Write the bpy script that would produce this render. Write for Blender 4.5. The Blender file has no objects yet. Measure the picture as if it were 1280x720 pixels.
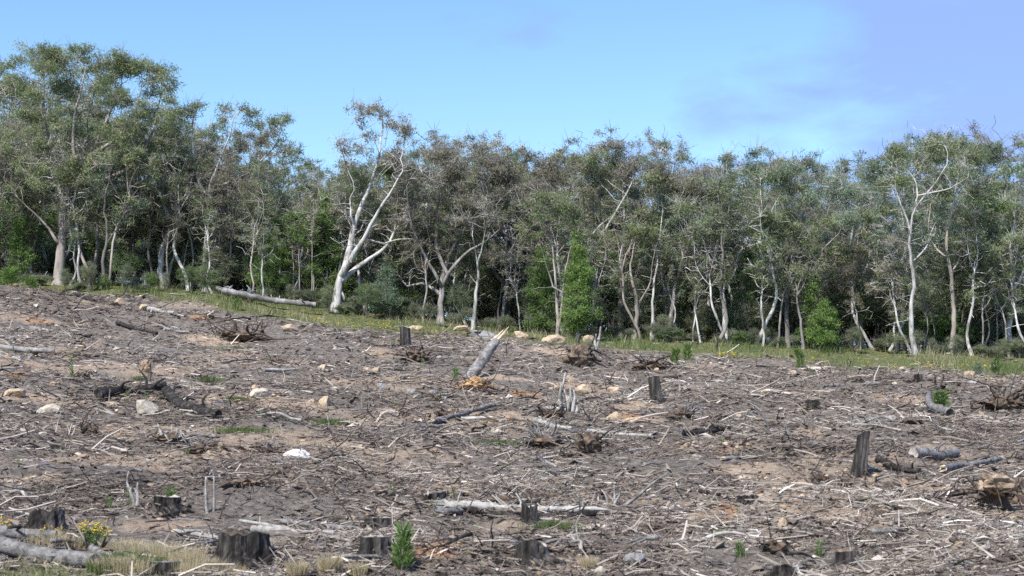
import bpy, math, random
import numpy as np

# ------------------------------------------------------------------ camera, sky, sun, exposure
scene = bpy.context.scene
col = scene.collection
FPX = 2200.0                                   # focal length in pixels of a 1280 px wide frame
PITCH = math.atan((563 - 360) / FPX)
cam_d = bpy.data.cameras.new('camera')
cam_d.sensor_width = 36.0
cam_d.lens = 36.0 * FPX / 1280.0
cam_d.clip_start = 0.5
cam_d.clip_end = 5000
cam_d.dof.use_dof = True
cam_d.dof.focus_distance = 82.0
cam_d.dof.aperture_fstop = 2.2
cam = bpy.data.objects.new('camera', cam_d)
cam.location = (0, 0, 0)
cam.rotation_euler = (math.pi / 2 + PITCH, 0, 0)
col.objects.link(cam)
scene.camera = cam

SUN_EL = math.radians(49)
SUN_AZ = math.radians(211)                     # clockwise from +Y (north) : behind the camera, to the left
sdir = (math.sin(SUN_AZ) * math.cos(SUN_EL), math.cos(SUN_AZ) * math.cos(SUN_EL), math.sin(SUN_EL))

world = bpy.data.worlds.new('World')
scene.world = world
world.use_nodes = True
wn, wl = world.node_tree.nodes, world.node_tree.links
wn.clear()
sky = wn.new('ShaderNodeTexSky')
sky.sky_type = 'NISHITA'
sky.sun_disc = False
sky.sun_elevation = SUN_EL
sky.sun_rotation = SUN_AZ
sky.air_density = 0.8
sky.dust_density = 0.0
sky.ozone_density = 2.2
tc = wn.new('ShaderNodeTexCoord')
mp = wn.new('ShaderNodeMapping'); mp.inputs['Scale'].default_value = (1.0, 1.0, 2.4)
nz = wn.new('ShaderNodeTexNoise'); nz.inputs['Scale'].default_value = 8.0; nz.inputs['Detail'].default_value = 7; nz.inputs['Roughness'].default_value = 0.55
sp = wn.new('ShaderNodeSeparateXYZ')
ma = wn.new('ShaderNodeMath'); ma.operation = 'MULTIPLY_ADD'; ma.inputs[1].default_value = 0.85      # thin cloud bank lying to the east
rp = wn.new('ShaderNodeValToRGB')
rp.color_ramp.elements[0].position = 0.56; rp.color_ramp.elements[0].color = (0, 0, 0, 1)
rp.color_ramp.elements[1].position = 0.74; rp.color_ramp.elements[1].color = (0.75, 0.75, 0.75, 1)
mx = wn.new('ShaderNodeMixRGB'); mx.inputs['Color2'].default_value = (1.6, 2.3, 5.0, 1)
hs = wn.new('ShaderNodeHueSaturation'); hs.inputs['Saturation'].default_value = 1.08; hs.inputs['Hue'].default_value = 0.495
bg = wn.new('ShaderNodeBackground'); bg.inputs['Strength'].default_value = 0.132
wo = wn.new('ShaderNodeOutputWorld')
wl.new(tc.outputs['Generated'], mp.inputs['Vector']); wl.new(mp.outputs['Vector'], nz.inputs['Vector'])
wl.new(tc.outputs['Generated'], sp.inputs['Vector'])
wl.new(sp.outputs['X'], ma.inputs[0]); wl.new(nz.outputs['Fac'], ma.inputs[2])
wl.new(ma.outputs[0], rp.inputs['Fac']); wl.new(rp.outputs['Color'], mx.inputs['Fac'])
wl.new(sky.outputs['Color'], hs.inputs['Color'])
wl.new(hs.outputs['Color'], mx.inputs['Color1']); wl.new(mx.outputs['Color'], bg.inputs['Color'])
wl.new(bg.outputs['Background'], wo.inputs['Surface'])

from mathutils import Vector
sun_d = bpy.data.lights.new('sun', 'SUN')
sun_d.energy = 4.6
sun_d.angle = math.radians(0.53)
sun_d.color = (1.0, 0.955, 0.89)
sun = bpy.data.objects.new('sun', sun_d)
sun.rotation_euler = Vector(sdir).to_track_quat('Z', 'Y').to_euler()
sun.location = (-40, -30, 60)
col.objects.link(sun)

scene.view_settings.view_transform = 'Standard'
scene.view_settings.look = 'None'
scene.view_settings.exposure = 0.7
scene.view_settings.gamma = 1.0
scene.view_settings.use_curve_mapping = False
scene.render.engine = 'CYCLES'
scene.cycles.max_bounces = 5
scene.cycles.diffuse_bounces = 3
scene.cycles.glossy_bounces = 2
scene.cycles.transmission_bounces = 3
scene.cycles.transparent_max_bounces = 4
scene.cycles.caustics_reflective = False
scene.cycles.caustics_refractive = False
scene.cycles.use_denoising = False

# ------------------------------------------------------------------ helpers
rng = np.random.default_rng(20)
random.seed(5)

def hash2(ix, iy, seed):
    h = (ix.astype(np.int64) * 374761393 + iy.astype(np.int64) * 668265263 + seed * 982451653) & 0xFFFFFFFF
    h = ((h ^ (h >> 13)) * 1274126177) & 0xFFFFFFFF
    h = h ^ (h >> 16)
    return (h & 0xFFFF) / 65535.0

def vnoise(x, y, seed=0):
    x = np.asarray(x, float); y = np.asarray(y, float)
    ix = np.floor(x); iy = np.floor(y)
    fx = x - ix; fy = y - iy
    fx = fx * fx * (3 - 2 * fx); fy = fy * fy * (3 - 2 * fy)
    a = hash2(ix, iy, seed); b = hash2(ix + 1, iy, seed)
    c = hash2(ix, iy + 1, seed); d = hash2(ix + 1, iy + 1, seed)
    return (a + (b - a) * fx) * (1 - fy) + (c + (d - c) * fx) * fy

def fbm(x, y, seed=0, octv=4):
    s = 0; a = 0.5; f = 1.0
    for o in range(octv):
        s = s + a * (vnoise(np.asarray(x) * f, np.asarray(y) * f, seed + o) - 0.5)
        a *= 0.5; f *= 2.03
    return s

def sstep(a, b, x):
    t = np.clip((np.asarray(x, float) - a) / (b - a), 0, 1)
    return t * t * (3 - 2 * t)

Z100X = np.array([-60, -29.1, -20, -10.9, -1.8, 2.7, 11.8, 29.1, 60.0])
Z100Z = np.array([10.6, 9.75, 9.2, 8.1, 7.05, 6.55, 5.95, 5.2, 4.4])

def H(x, y):
    """height of the hillside; the camera is at the origin, eye level z = 0"""
    x = np.asarray(x, float); y = np.asarray(y, float)
    plane = 0.1255 * np.minimum(y, 101) - 5.65
    beyond = 1.6 * sstep(101, 122, y) - 9.0 * sstep(138, 300, y) - 25 * sstep(300, 900, y)
    bank = -1.75 - 0.05 * np.maximum(y, 0)
    plane = plane + beyond
    t = sstep(4, 19, y)
    z = bank * (1 - t) + plane * t
    side = (np.interp(x, Z100X, Z100Z) - 6.9) * np.clip((y - 12) / 88.0, 0, 1.0) ** 1.2
    z = z + side * (1 - sstep(150, 300, y))
    act = sstep(16, 26, y) * (1 - sstep(95, 102, y) * 0.65) * (1 - sstep(120, 160, y))
    b = 0.85 * fbm(x * 0.13, y * 0.10, 3, 3) + 0.46 * fbm(x * 0.55, y * 0.45, 11, 3) + 0.26 * fbm(x * 1.9, y * 1.7, 23, 3)
    return z + b * act

def Hs(x, y):
    return float(H(np.array([x]), np.array([y]))[0])

CT, ST = math.cos(PITCH), math.sin(PITCH)
def ray(px, py):
    lx, ly, lz = (px - 640) / FPX, 1.0, -(py - 360) / FPX
    return np.array([lx, ly * CT - lz * ST, ly * ST + lz * CT])
_ts = np.concatenate([np.arange(20, 60, 0.12), np.arange(60, 118, 0.15)])
def at(px, py):
    """the point of the hillside that the photograph shows at this pixel"""
    r = ray(px, py)
    xs, ys, zs = r[0] * _ts, r[1] * _ts, r[2] * _ts
    hit = np.nonzero(zs <= H(xs, ys))[0]
    i = hit[0] if len(hit) else int(np.argmin(zs - H(xs, ys)))
    x, y = xs[i], ys[i]
    return np.array([x, y, Hs(x, y)])

def mesh_np(name, V, Q=None, T=None, attrs=None, smooth=False):
    V = np.asarray(V, np.float32)
    me = bpy.data.meshes.new(name)
    nq = 0 if Q is None else len(Q); nt = 0 if T is None else len(T)
    me.vertices.add(len(V)); me.vertices.foreach_set('co', V.ravel())
    loops = []
    if nq: loops.append(np.asarray(Q, np.int32).ravel())
    if nt: loops.append(np.asarray(T, np.int32).ravel())
    L = np.concatenate(loops)
    me.loops.add(len(L)); me.loops.foreach_set('vertex_index', L)
    starts = np.concatenate([np.arange(nq) * 4, nq * 4 + np.arange(nt) * 3]).astype(np.int32)
    me.polygons.add(nq + nt); me.polygons.foreach_set('loop_start', starts)
    me.polygons.foreach_set('use_smooth', np.full(nq + nt, bool(smooth)))
    if attrs:
        for k, a in attrs.items():
            a = np.asarray(a, np.float32)
            if a.ndim == 1:
                at_ = me.attributes.new(k, 'FLOAT', 'POINT'); at_.data.foreach_set('value', a)
            else:
                at_ = me.attributes.new(k, 'FLOAT_COLOR', 'POINT')
                at_.data.foreach_set('color', np.c_[a, np.ones(len(a))].astype(np.float32).ravel())
    me.update(calc_edges=True)
    me.validate()
    return me

class MB:
    """collects pieces of one mesh"""
    def __init__(s):
        s.V = []; s.Q = []; s.T = []; s.A = []; s.n = 0
    def add(s, V, Q=None, T=None, a=0.5):
        V = np.asarray(V, float)
        s.V.append(V)
        if Q is not None and len(Q): s.Q.append(np.asarray(Q, int) + s.n)
        if T is not None and len(T): s.T.append(np.asarray(T, int) + s.n)
        s.A.append(np.full(len(V), a) if np.isscalar(a) else np.asarray(a, float))
        s.n += len(V)
    def mesh(s, name, smooth=False):
        return mesh_np(name, np.concatenate(s.V), np.concatenate(s.Q) if s.Q else None,
                       np.concatenate(s.T) if s.T else None, {'tint': np.concatenate(s.A)}, smooth)

def obj(name, me, mat, parent=None, loc=None, rotz=0, scale=None, label=None, cat=None, group=None, kind=None):
    o = bpy.data.objects.new(name, me); col.objects.link(o)
    if me is not None and mat is not None and not me.materials: me.materials.append(mat)
    if parent is not None: o.parent = parent
    if loc is not None: o.location = [float(v) for v in loc]
    o.rotation_euler = (0, 0, rotz)
    if scale is not None: o.scale = scale if hasattr(scale, '__len__') else (scale,) * 3
    if label: o['label'] = label
    if cat: o['category'] = cat
    if group: o['group'] = group
    if kind: o['kind'] = kind
    return o

def thing(name, label, cat, loc, rotz=0, group=None, scale=None):
    return obj(name, None, None, None, loc, rotz, scale, label, cat, group)

def unit(v):
    v = np.asarray(v, float)
    return v / (np.linalg.norm(v, axis=-1, keepdims=True) + 1e-9)

def tube(P, R, sides=6, cap=True, rough=0.0, rs=None):
    """tapered tube along the polyline P with radii R"""
    P = np.asarray(P, float); R = np.asarray(R, float); k = len(P)
    Tn = np.zeros_like(P); Tn[1:-1] = P[2:] - P[:-2]; Tn[0] = P[1] - P[0]; Tn[-1] = P[-1] - P[-2]
    Tn = unit(Tn)
    ref = np.array([0, 0, 1.0]) if abs(Tn[0][2]) < 0.9 else np.array([1.0, 0, 0])
    n = unit(np.cross(Tn[0], ref)); N = [n]
    for i in range(1, k):
        n = n - Tn[i] * np.dot(n, Tn[i]); n = unit(n); N.append(n)
    N = np.array(N); B = np.cross(Tn, N)
    a = np.linspace(0, 2 * np.pi, sides, endpoint=False)
    rad = np.repeat(R[:, None], sides, 1)
    if rough: rad = rad * (1 + rough * (rs or rng).standard_normal(rad.shape))
    V = P[:, None, :] + rad[..., None] * (np.cos(a)[None, :, None] * N[:, None, :] + np.sin(a)[None, :, None] * B[:, None, :])
    V = V.reshape(-1, 3)
    i = np.arange(k - 1)[:, None] * sides; j = np.arange(sides)[None, :]; j2 = (j + 1) % sides
    Q = np.stack([i + j, i + j2, i + sides + j2, i + sides + j], -1).reshape(-1, 4)
    T = None
    if cap:
        c0, c1 = len(V), len(V) + 1
        V = np.vstack([V, P[0], P[-1]])
        jj = np.arange(sides); j3 = (jj + 1) % sides
        e = (k - 1) * sides
        T = np.vstack([np.stack([np.full(sides, c0), j3, jj], -1), np.stack([np.full(sides, c1), e + jj, e + j3], -1)])
    return V, Q, T

def sticks(S, D, r, bend=0.0, taper=0.5):
    """many three-sided bent sticks at once: start S, span D, radius r"""
    n = len(S); u = unit(D)
    up = np.zeros_like(u); up[:, 2] = 1; up[np.abs(u[:, 2]) > 0.9] = (1, 0, 0)
    N = unit(np.cross(u, up)); B = np.cross(u, N)
    Ls = np.linalg.norm(D, axis=1)
    off = (N * rng.normal(0, 1, (n, 1)) + B * rng.normal(0, 0.6, (n, 1))) * (Ls * bend)[:, None]
    rings = [S, S + D * 0.5 + off, S + D]
    rr = [r, r * (1 + taper) / 2, r * taper]
    V = np.zeros((n, 9, 3)); ang = np.array([0, 2.094, 4.189])
    for k in range(3):
        for j in range(3):
            V[:, k * 3 + j] = rings[k] + (N * math.cos(ang[j]) + B * math.sin(ang[j])) * rr[k][:, None]
    f = []
    for k in range(2):
        for j in range(3):
            f.append([k * 3 + j, k * 3 + (j + 1) % 3, k * 3 + 3 + (j + 1) % 3, k * 3 + 3 + j])
    Q = (np.array(f)[None] + (np.arange(n) * 9)[:, None, None]).reshape(-1, 4)
    return V.reshape(-1, 3), Q

def straight(S, D, R, taper=0.5):
    """many straight three-sided sticks at once"""
    n = len(S); u = unit(D); N = unit(np.cross(u, np.array([0.05, 0.02, 1.0]))); B = np.cross(u, N)
    V = np.zeros((n, 6, 3))
    for j, g in enumerate((0, 2.094, 4.189)):
        o = N * math.cos(g) + B * math.sin(g)
        V[:, j] = S + o * R[:, None]; V[:, 3 + j] = S + D + o * (R * taper)[:, None]
    Q = (np.array([[0, 1, 4, 3], [1, 2, 5, 4], [2, 0, 3, 5]])[None] + (np.arange(n) * 6)[:, None, None]).reshape(-1, 4)
    return V.reshape(-1, 3), Q

def ico(sub=2):
    t = (1 + 5 ** 0.5) / 2
    v = [(-1, t, 0), (1, t, 0), (-1, -t, 0), (1, -t, 0), (0, -1, t), (0, 1, t), (0, -1, -t), (0, 1, -t), (t, 0, -1), (t, 0, 1), (-t, 0, -1), (-t, 0, 1)]
    v = [np.array(p) / np.linalg.norm(p) for p in v]
    f = [(0, 11, 5), (0, 5, 1), (0, 1, 7), (0, 7, 10), (0, 10, 11), (1, 5, 9), (5, 11, 4), (11, 10, 2), (10, 7, 6), (7, 1, 8), (3, 9, 4), (3, 4, 2), (3, 2, 6), (3, 6, 8), (3, 8, 9), (4, 9, 5), (2, 4, 11), (6, 2, 10), (8, 6, 7), (9, 8, 1)]
    for _ in range(sub):
        cache = {}; g = []
        def mid(a, b):
            k = (min(a, b), max(a, b))
            if k not in cache:
                m = v[a] + v[b]; v.append(m / np.linalg.norm(m)); cache[k] = len(v) - 1
            return cache[k]
        for a, b, c in f:
            ab, bc, ca = mid(a, b), mid(b, c), mid(c, a)
            g += [(a, ab, ca), (b, bc, ab), (c, ca, bc), (ab, bc, ca)]
        f = g
    return np.array(v), np.array(f)
ICO0, ICO1, ICO2, ICO3 = ico(0), ico(1), ico(2), ico(3)

# ------------------------------------------------------------------ materials
def material(name, rough=0.8, spec=0.2):
    m = bpy.data.materials.new(name); m.use_nodes = True
    nt = m.node_tree; b = nt.nodes['Principled BSDF']
    b.inputs['Roughness'].default_value = rough
    b.inputs['Specular IOR Level'].default_value = spec
    return m, nt.nodes, nt.links, b

def ramp(nodes, stops):
    r = nodes.new('ShaderNodeValToRGB'); e = r.color_ramp.elements
    while len(e) < len(stops): e.new(0.5)
    for k, (p, c) in enumerate(stops):
        e[k].position = p; e[k].color = (c[0], c[1], c[2], 1)
    return r

def noise(nodes, links, scale, detail=4, rough=0.6, stretch=None, space='Object'):
    t = nodes.new('ShaderNodeTexCoord'); n = nodes.new('ShaderNodeTexNoise')
    n.inputs['Scale'].default_value = scale; n.inputs['Detail'].default_value = detail; n.inputs['Roughness'].default_value = rough
    if stretch:
        m = nodes.new('ShaderNodeMapping'); m.inputs['Scale'].default_value = stretch
        links.new(t.outputs[space], m.inputs['Vector']); links.new(m.outputs['Vector'], n.inputs['Vector'])
    else:
        links.new(t.outputs[space], n.inputs['Vector'])
    return n

def bark(name, stops, scale=3.0, stretch=(1, 1, 0.25), bump=0.5, bscale=14, rough=0.85, space='Object'):
    """bark or weathered wood: blotches from a stretched noise, fine relief from another"""
    m, n, l, b = material(name, rough, 0.15)
    a = noise(n, l, scale, 6, 0.65, stretch, space); r = ramp(n, stops)
    l.new(a.outputs['Fac'], r.inputs['Fac'])
    oi = n.new('ShaderNodeObjectInfo'); hs = n.new('ShaderNodeHueSaturation')
    mr = n.new('ShaderNodeMapRange'); mr.inputs['To Min'].default_value = 0.8; mr.inputs['To Max'].default_value = 1.15
    l.new(oi.outputs['Random'], mr.inputs['Value']); l.new(mr.outputs['Result'], hs.inputs['Value'])
    l.new(r.outputs['Color'], hs.inputs['Color']); l.new(hs.outputs['Color'], b.inputs['Base Color'])
    f = noise(n, l, bscale, 5, 0.7, stretch, space)
    bp = n.new('ShaderNodeBump'); bp.inputs['Strength'].default_value = bump; bp.inputs['Distance'].default_value = 0.04
    l.new(f.outputs['Fac'], bp.inputs['Height']); l.new(bp.outputs['Normal'], b.inputs['Normal'])
    return m

def leafmat(name, stops, trans=0.42, rough=0.5, spec=0.22):
    """leaf colour runs through the stops by the leaf's own tint and a little by the tree"""
    m, n, l, b = material(name, rough, spec)
    a = n.new('ShaderNodeAttribute'); a.attribute_name = 'tint'
    oi = n.new('ShaderNodeObjectInfo')
    mm = n.new('ShaderNodeMath'); mm.operation = 'MULTIPLY_ADD'; mm.inputs[1].default_value = 0.3; mm.inputs[2].default_value = -0.15
    ad = n.new('ShaderNodeMath'); ad.operation = 'ADD'
    l.new(oi.outputs['Random'], mm.inputs[0]); l.new(a.outputs['Fac'], ad.inputs[0]); l.new(mm.outputs[0], ad.inputs[1])
    r = ramp(n, stops); l.new(ad.outputs[0], r.inputs['Fac'])
    l.new(r.outputs['Color'], b.inputs['Base Color'])
    tr = n.new('ShaderNodeBsdfTranslucent'); mx = n.new('ShaderNodeMixShader'); mx.inputs['Fac'].default_value = trans
    l.new(r.outputs['Color'], tr.inputs['Color'])
    l.new(b.outputs['BSDF'], mx.inputs[1]); l.new(tr.outputs['BSDF'], mx.inputs[2])
    l.new(mx.outputs['Shader'], n['Material Output'].inputs['Surface'])
    return m

def tinted(name, stops, rough=0.85, spec=0.15):
    m, n, l, b = material(name, rough, spec)
    a = n.new('ShaderNodeAttribute'); a.attribute_name = 'tint'
    r = ramp(n, stops); l.new(a.outputs['Fac'], r.inputs['Fac'])
    l.new(r.outputs['Color'], b.inputs['Base Color'])
    return m

M = {}
M['bark_white'] = bark('bark_white', [(0.32, (0.09, 0.08, 0.073)), (0.42, (0.26, 0.245, 0.23)), (0.5, (0.46, 0.445, 0.425)), (0.66, (0.6, 0.585, 0.56))], 3.2, (1, 1, 0.3), 0.6, 10)
M['bark_grey'] = bark('bark_grey', [(0.32, (0.084, 0.074, 0.068)), (0.52, (0.240, 0.222, 0.210)), (0.7, (0.432, 0.408, 0.396))], 2.2, (1, 1, 0.25), 0.6)
M['bark_tan'] = bark('bark_tan', [(0.3, (0.123, 0.102, 0.096)), (0.5, (0.317, 0.275, 0.240)), (0.7, (0.440, 0.428, 0.408))], 2.0, (1, 1, 0.3), 0.4)
M['bark_dark'] = bark('bark_dark', [(0.35, (0.03, 0.027, 0.025)), (0.55, (0.085, 0.075, 0.068)), (0.72, (0.22, 0.2, 0.19))], 2.6, (1, 1, 0.2), 0.8)
M['leaf_olive'] = leafmat('leaf_olive', [(0.0, (0.093, 0.130, 0.059)), (0.45, (0.187, 0.237, 0.112)), (0.8, (0.298, 0.351, 0.171)), (1.0, (0.411, 0.408, 0.217))])
M['leaf_blue'] = leafmat('leaf_blue', [(0.0, (0.092, 0.141, 0.089)), (0.5, (0.186, 0.254, 0.160)), (1.0, (0.334, 0.404, 0.267))])
M['leaf_brown'] = leafmat('leaf_brown', [(0.0, (0.117, 0.107, 0.081)), (0.45, (0.253, 0.234, 0.176)), (0.75, (0.311, 0.320, 0.209)), (1.0, (0.389, 0.330, 0.242))])
M['leaf_green'] = leafmat('leaf_green', [(0.0, (0.065, 0.108, 0.033)), (0.5, (0.122, 0.202, 0.053)), (1.0, (0.230, 0.337, 0.090))], 0.35)
M['leaf_dark'] = leafmat('leaf_dark', [(0.0, (0.067, 0.110, 0.051)), (0.5, (0.133, 0.206, 0.089)), (1.0, (0.239, 0.315, 0.140))])
M['leaf_scrub'] = leafmat('leaf_scrub', [(0.0, (0.096, 0.112, 0.062)), (0.5, (0.192, 0.233, 0.124)), (1.0, (0.352, 0.397, 0.233))])
M['leaf_bright'] = leafmat('leaf_bright', [(0.0, (0.077, 0.130, 0.033)), (0.5, (0.142, 0.240, 0.058)), (1.0, (0.244, 0.340, 0.104))], 0.35)
M['grass'] = leafmat('grass', [(0.0, (0.085, 0.13, 0.04)), (0.35, (0.15, 0.19, 0.07)), (0.6, (0.27, 0.25, 0.13)), (1.0, (0.5, 0.44, 0.29))], 0.3, 0.6, 0.2)
M['straw'] = leafmat('straw', [(0.0, (0.3, 0.25, 0.14)), (1.0, (0.58, 0.5, 0.33))], 0.3, 0.6, 0.2)
M['flower'] = tinted('flower', [(0.0, (0.6, 0.36, 0.015)), (1.0, (0.8, 0.58, 0.04))], 0.6)
M['litter'] = tinted('litter', [(0.0, (0.037, 0.030, 0.028)), (0.25, (0.105, 0.083, 0.070)), (0.45, (0.209, 0.172, 0.140)), (0.62, (0.320, 0.276, 0.236)), (0.8, (0.493, 0.437, 0.385)), (1.0, (0.813, 0.755, 0.679))])
M['clod'] = tinted('clod', [(0.0, (0.07, 0.055, 0.045)), (0.4, (0.17, 0.13, 0.1)), (0.7, (0.36, 0.25, 0.16)), (1.0, (0.5, 0.41, 0.3))], 0.95)
M['wood_pale'] = bark('wood_pale', [(0.3, (0.132, 0.118, 0.105)), (0.48, (0.298, 0.282, 0.262)), (0.65, (0.437, 0.419, 0.389))], 5, (1, 1, 1), 0.5, 20)
M['wood_grey'] = bark('wood_grey', [(0.3, (0.06, 0.053, 0.05)), (0.5, (0.19, 0.18, 0.175)), (0.7, (0.37, 0.355, 0.345))], 6, (1, 1, 1), 0.8, 24)
M['wood_char'] = bark('wood_char', [(0.35, (0.012, 0.011, 0.01)), (0.55, (0.045, 0.04, 0.037)), (0.75, (0.16, 0.145, 0.135))], 7, (1, 1, 0.6), 1.0, 24)
M['wood_brown'] = bark('wood_brown', [(0.3, (0.035, 0.027, 0.022)), (0.5, (0.11, 0.085, 0.068)), (0.72, (0.24, 0.2, 0.165))], 7, (1, 1, 1), 0.9, 24)
M['stump_bark'] = bark('stump_bark', [(0.34, (0.011, 0.010, 0.009)), (0.5, (0.043, 0.038, 0.035)), (0.66, (0.136, 0.124, 0.115))], 5, (1, 1, 0.16), 1.0, 18)
M['cut_wood'] = bark('cut_wood', [(0.3, (0.14, 0.12, 0.105)), (0.5, (0.33, 0.3, 0.27)), (0.7, (0.5, 0.46, 0.42))], 9, (1, 1, 1), 0.4, 30)
M['split_wood'] = bark('split_wood', [(0.3, (0.4, 0.29, 0.18)), (0.55, (0.62, 0.52, 0.38)), (0.75, (0.74, 0.68, 0.56))], 7, (1, 1, 0.4), 0.5, 30)
M['rock_pale'] = bark('rock_pale', [(0.3, (0.270, 0.225, 0.171)), (0.5, (0.468, 0.414, 0.333)), (0.7, (0.594, 0.558, 0.486))], 4, (1, 1, 1), 0.7, 14, 0.9)
M['rock_tan'] = bark('rock_tan', [(0.3, (0.237, 0.158, 0.096)), (0.5, (0.456, 0.347, 0.240)), (0.7, (0.570, 0.504, 0.396))], 4, (1, 1, 1), 0.7, 14, 0.9)
M['rock_grey'] = bark('rock_grey', [(0.3, (0.16, 0.15, 0.14)), (0.5, (0.31, 0.3, 0.29)), (0.7, (0.44, 0.43, 0.42))], 4, (1, 1, 1), 0.7, 14, 0.9)
M['rock_white'] = bark('rock_white', [(0.3, (0.45, 0.43, 0.4)), (0.6, (0.72, 0.7, 0.67))], 4, (1, 1, 1), 0.6, 14, 0.9)
M['soil'] = bark('soil', [(0.3, (0.05, 0.04, 0.033)), (0.5, (0.13, 0.098, 0.075)), (0.7, (0.28, 0.2, 0.14))], 6, (1, 1, 1), 1.0, 18, 0.95)
M['soil_orange'] = bark('soil_orange', [(0.3, (0.144, 0.083, 0.042)), (0.5, (0.360, 0.220, 0.114)), (0.7, (0.468, 0.374, 0.240))], 6, (1, 1, 1), 1.0, 18, 0.95)
M['soil_tan'] = bark('soil_tan', [(0.3, (0.16, 0.115, 0.08)), (0.5, (0.32, 0.235, 0.165)), (0.7, (0.44, 0.35, 0.26))], 6, (1, 1, 1), 0.8, 20, 0.95)

# the hillside's own material: bark mulch, bare clay where the diggers turned it, turf at the forest edge
gm, n_, l_, b_ = material('hillside', 0.95, 0.1)
n1 = noise(n_, l_, 5.0, 8, 0.7); n2 = noise(n_, l_, 0.7, 5, 0.6)
r1 = ramp(n_, [(0.3, (0.065, 0.056, 0.049)), (0.48, (0.16, 0.138, 0.119)), (0.62, (0.25, 0.22, 0.19)), (0.75, (0.38, 0.345, 0.305))])
r2 = ramp(n_, [(0.3, (0.28, 0.2, 0.14)), (0.55, (0.41, 0.315, 0.23)), (0.75, (0.54, 0.45, 0.35))])
r3 = ramp(n_, [(0.3, (0.28, 0.13, 0.06)), (0.6, (0.45, 0.26, 0.145))])
r4 = ramp(n_, [(0.3, (0.06, 0.08, 0.03)), (0.5, (0.12, 0.135, 0.055)), (0.7, (0.24, 0.215, 0.12))])
for r in (r1, r2, r3, r4): l_.new(n1.outputs['Fac'], r.inputs['Fac'])
prev = r1
for key, r in (('clay', r2), ('orange', r3), ('turf', r4)):
    a = n_.new('ShaderNodeAttribute'); a.attribute_name = key
    mxx = n_.new('ShaderNodeMixRGB'); l_.new(a.outputs['Fac'], mxx.inputs['Fac'])
    l_.new(prev.outputs['Color'], mxx.inputs['Color1']); l_.new(r.outputs['Color'], mxx.inputs['Color2'])
    prev = mxx
l_.new(prev.outputs['Color'], b_.inputs['Base Color'])
n3 = noise(n_, l_, 11, 8, 0.75)
bp = n_.new('ShaderNodeBump'); bp.inputs['Strength'].default_value = 1.0; bp.inputs['Distance'].default_value = 0.1
l_.new(n3.outputs['Fac'], bp.inputs['Height']); l_.new(bp.outputs['Normal'], b_.inputs['Normal'])
M['hillside'] = gm

# ------------------------------------------------------------------ the hillside
PATCH_CLAY = [(490, 473, 60, 9), (45, 500, 60, 12), (590, 490, 45, 10), (790, 525, 60, 12), (800, 508, 40, 8), (1075, 452, 75, 6), (1050, 605, 110, 10),
              (1000, 545, 40, 9), (205, 658, 60, 8), (530, 690, 60, 10), (900, 640, 60, 9), (1060, 640, 90, 10), (730, 480, 50, 9), (700, 700, 60, 12),
              (270, 422, 60, 8), (60, 402, 60, 8), (330, 505, 80, 10), (400, 560, 60, 8), (1180, 610, 60, 10), (1250, 640, 50, 10), (40, 600, 60, 7),
              (620, 470, 40, 6), (110, 452, 60, 6), (690, 440, 50, 6), (850, 560, 60, 6), (940, 585, 50, 7), (1120, 500, 50, 6), (560, 610, 50, 6), (1010, 610, 60, 8)]
PATCH_ORANGE = [(590, 486, 28, 8), (660, 494, 20, 6), (50, 402, 22, 4), (253, 399, 14, 4), (540, 692, 30, 7), (785, 523, 25, 5), (900, 562, 16, 4), (1010, 465, 12, 4), (25, 470, 20, 4), (910, 636, 18, 5), (680, 500, 16, 4)]
def patch_mask(X, Y, plist):
    m = np.zeros_like(X)
    for px, py, rx, ry in plist:
        c = at(px, py); k = c[1] / FPX
        wx = rx * k; wy = min(3.5, max(0.8, wx * 0.8))
        d = np.hypot((X - c[0]) / wx, (Y - c[1]) / wy) + 1.3 * fbm(X * 1.5, Y * 1.2, 77, 3)
        m = np.maximum(m, 1 - sstep(0.55, 1.15, d))
    return m

def clay_of(X, Y):
    g = fbm(X * 0.35, Y * 0.3, 51, 4)
    base = sstep(0.08, 0.24, g) * 0.75
    field = sstep(20, 28, Y) * (1 - sstep(97, 103, Y))
    return np.clip(np.maximum(base, patch_mask(X, Y, PATCH_CLAY) * 0.9), 0, 1) * field

def edge_y(X):
    return np.interp(np.asarray(X), [-30, -22, -10, 0, 10, 28], [95.0, 92, 89, 88.5, 86.5, 82.0]) + 1.0 * np.sin(np.asarray(X) * 0.21) + 2.2 * fbm(np.asarray(X) * 0.2, np.asarray(X) * 0 + 3.3, 9, 3)

def turf_of(X, Y):
    e = sstep(-1.5, 1.5, Y - edge_y(X) + 9 * fbm(X * 0.35, Y * 0.3, 61, 4))
    near = (1 - sstep(0.4, 1.1, np.hypot((X + 7.6) / 3.1, (Y - 27.0) / 2.6) + 0.8 * fbm(X, Y, 63, 3)))
    return np.clip(np.maximum(np.maximum(e, near), 1 - sstep(22, 26, Y)), 0, 1)

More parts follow.
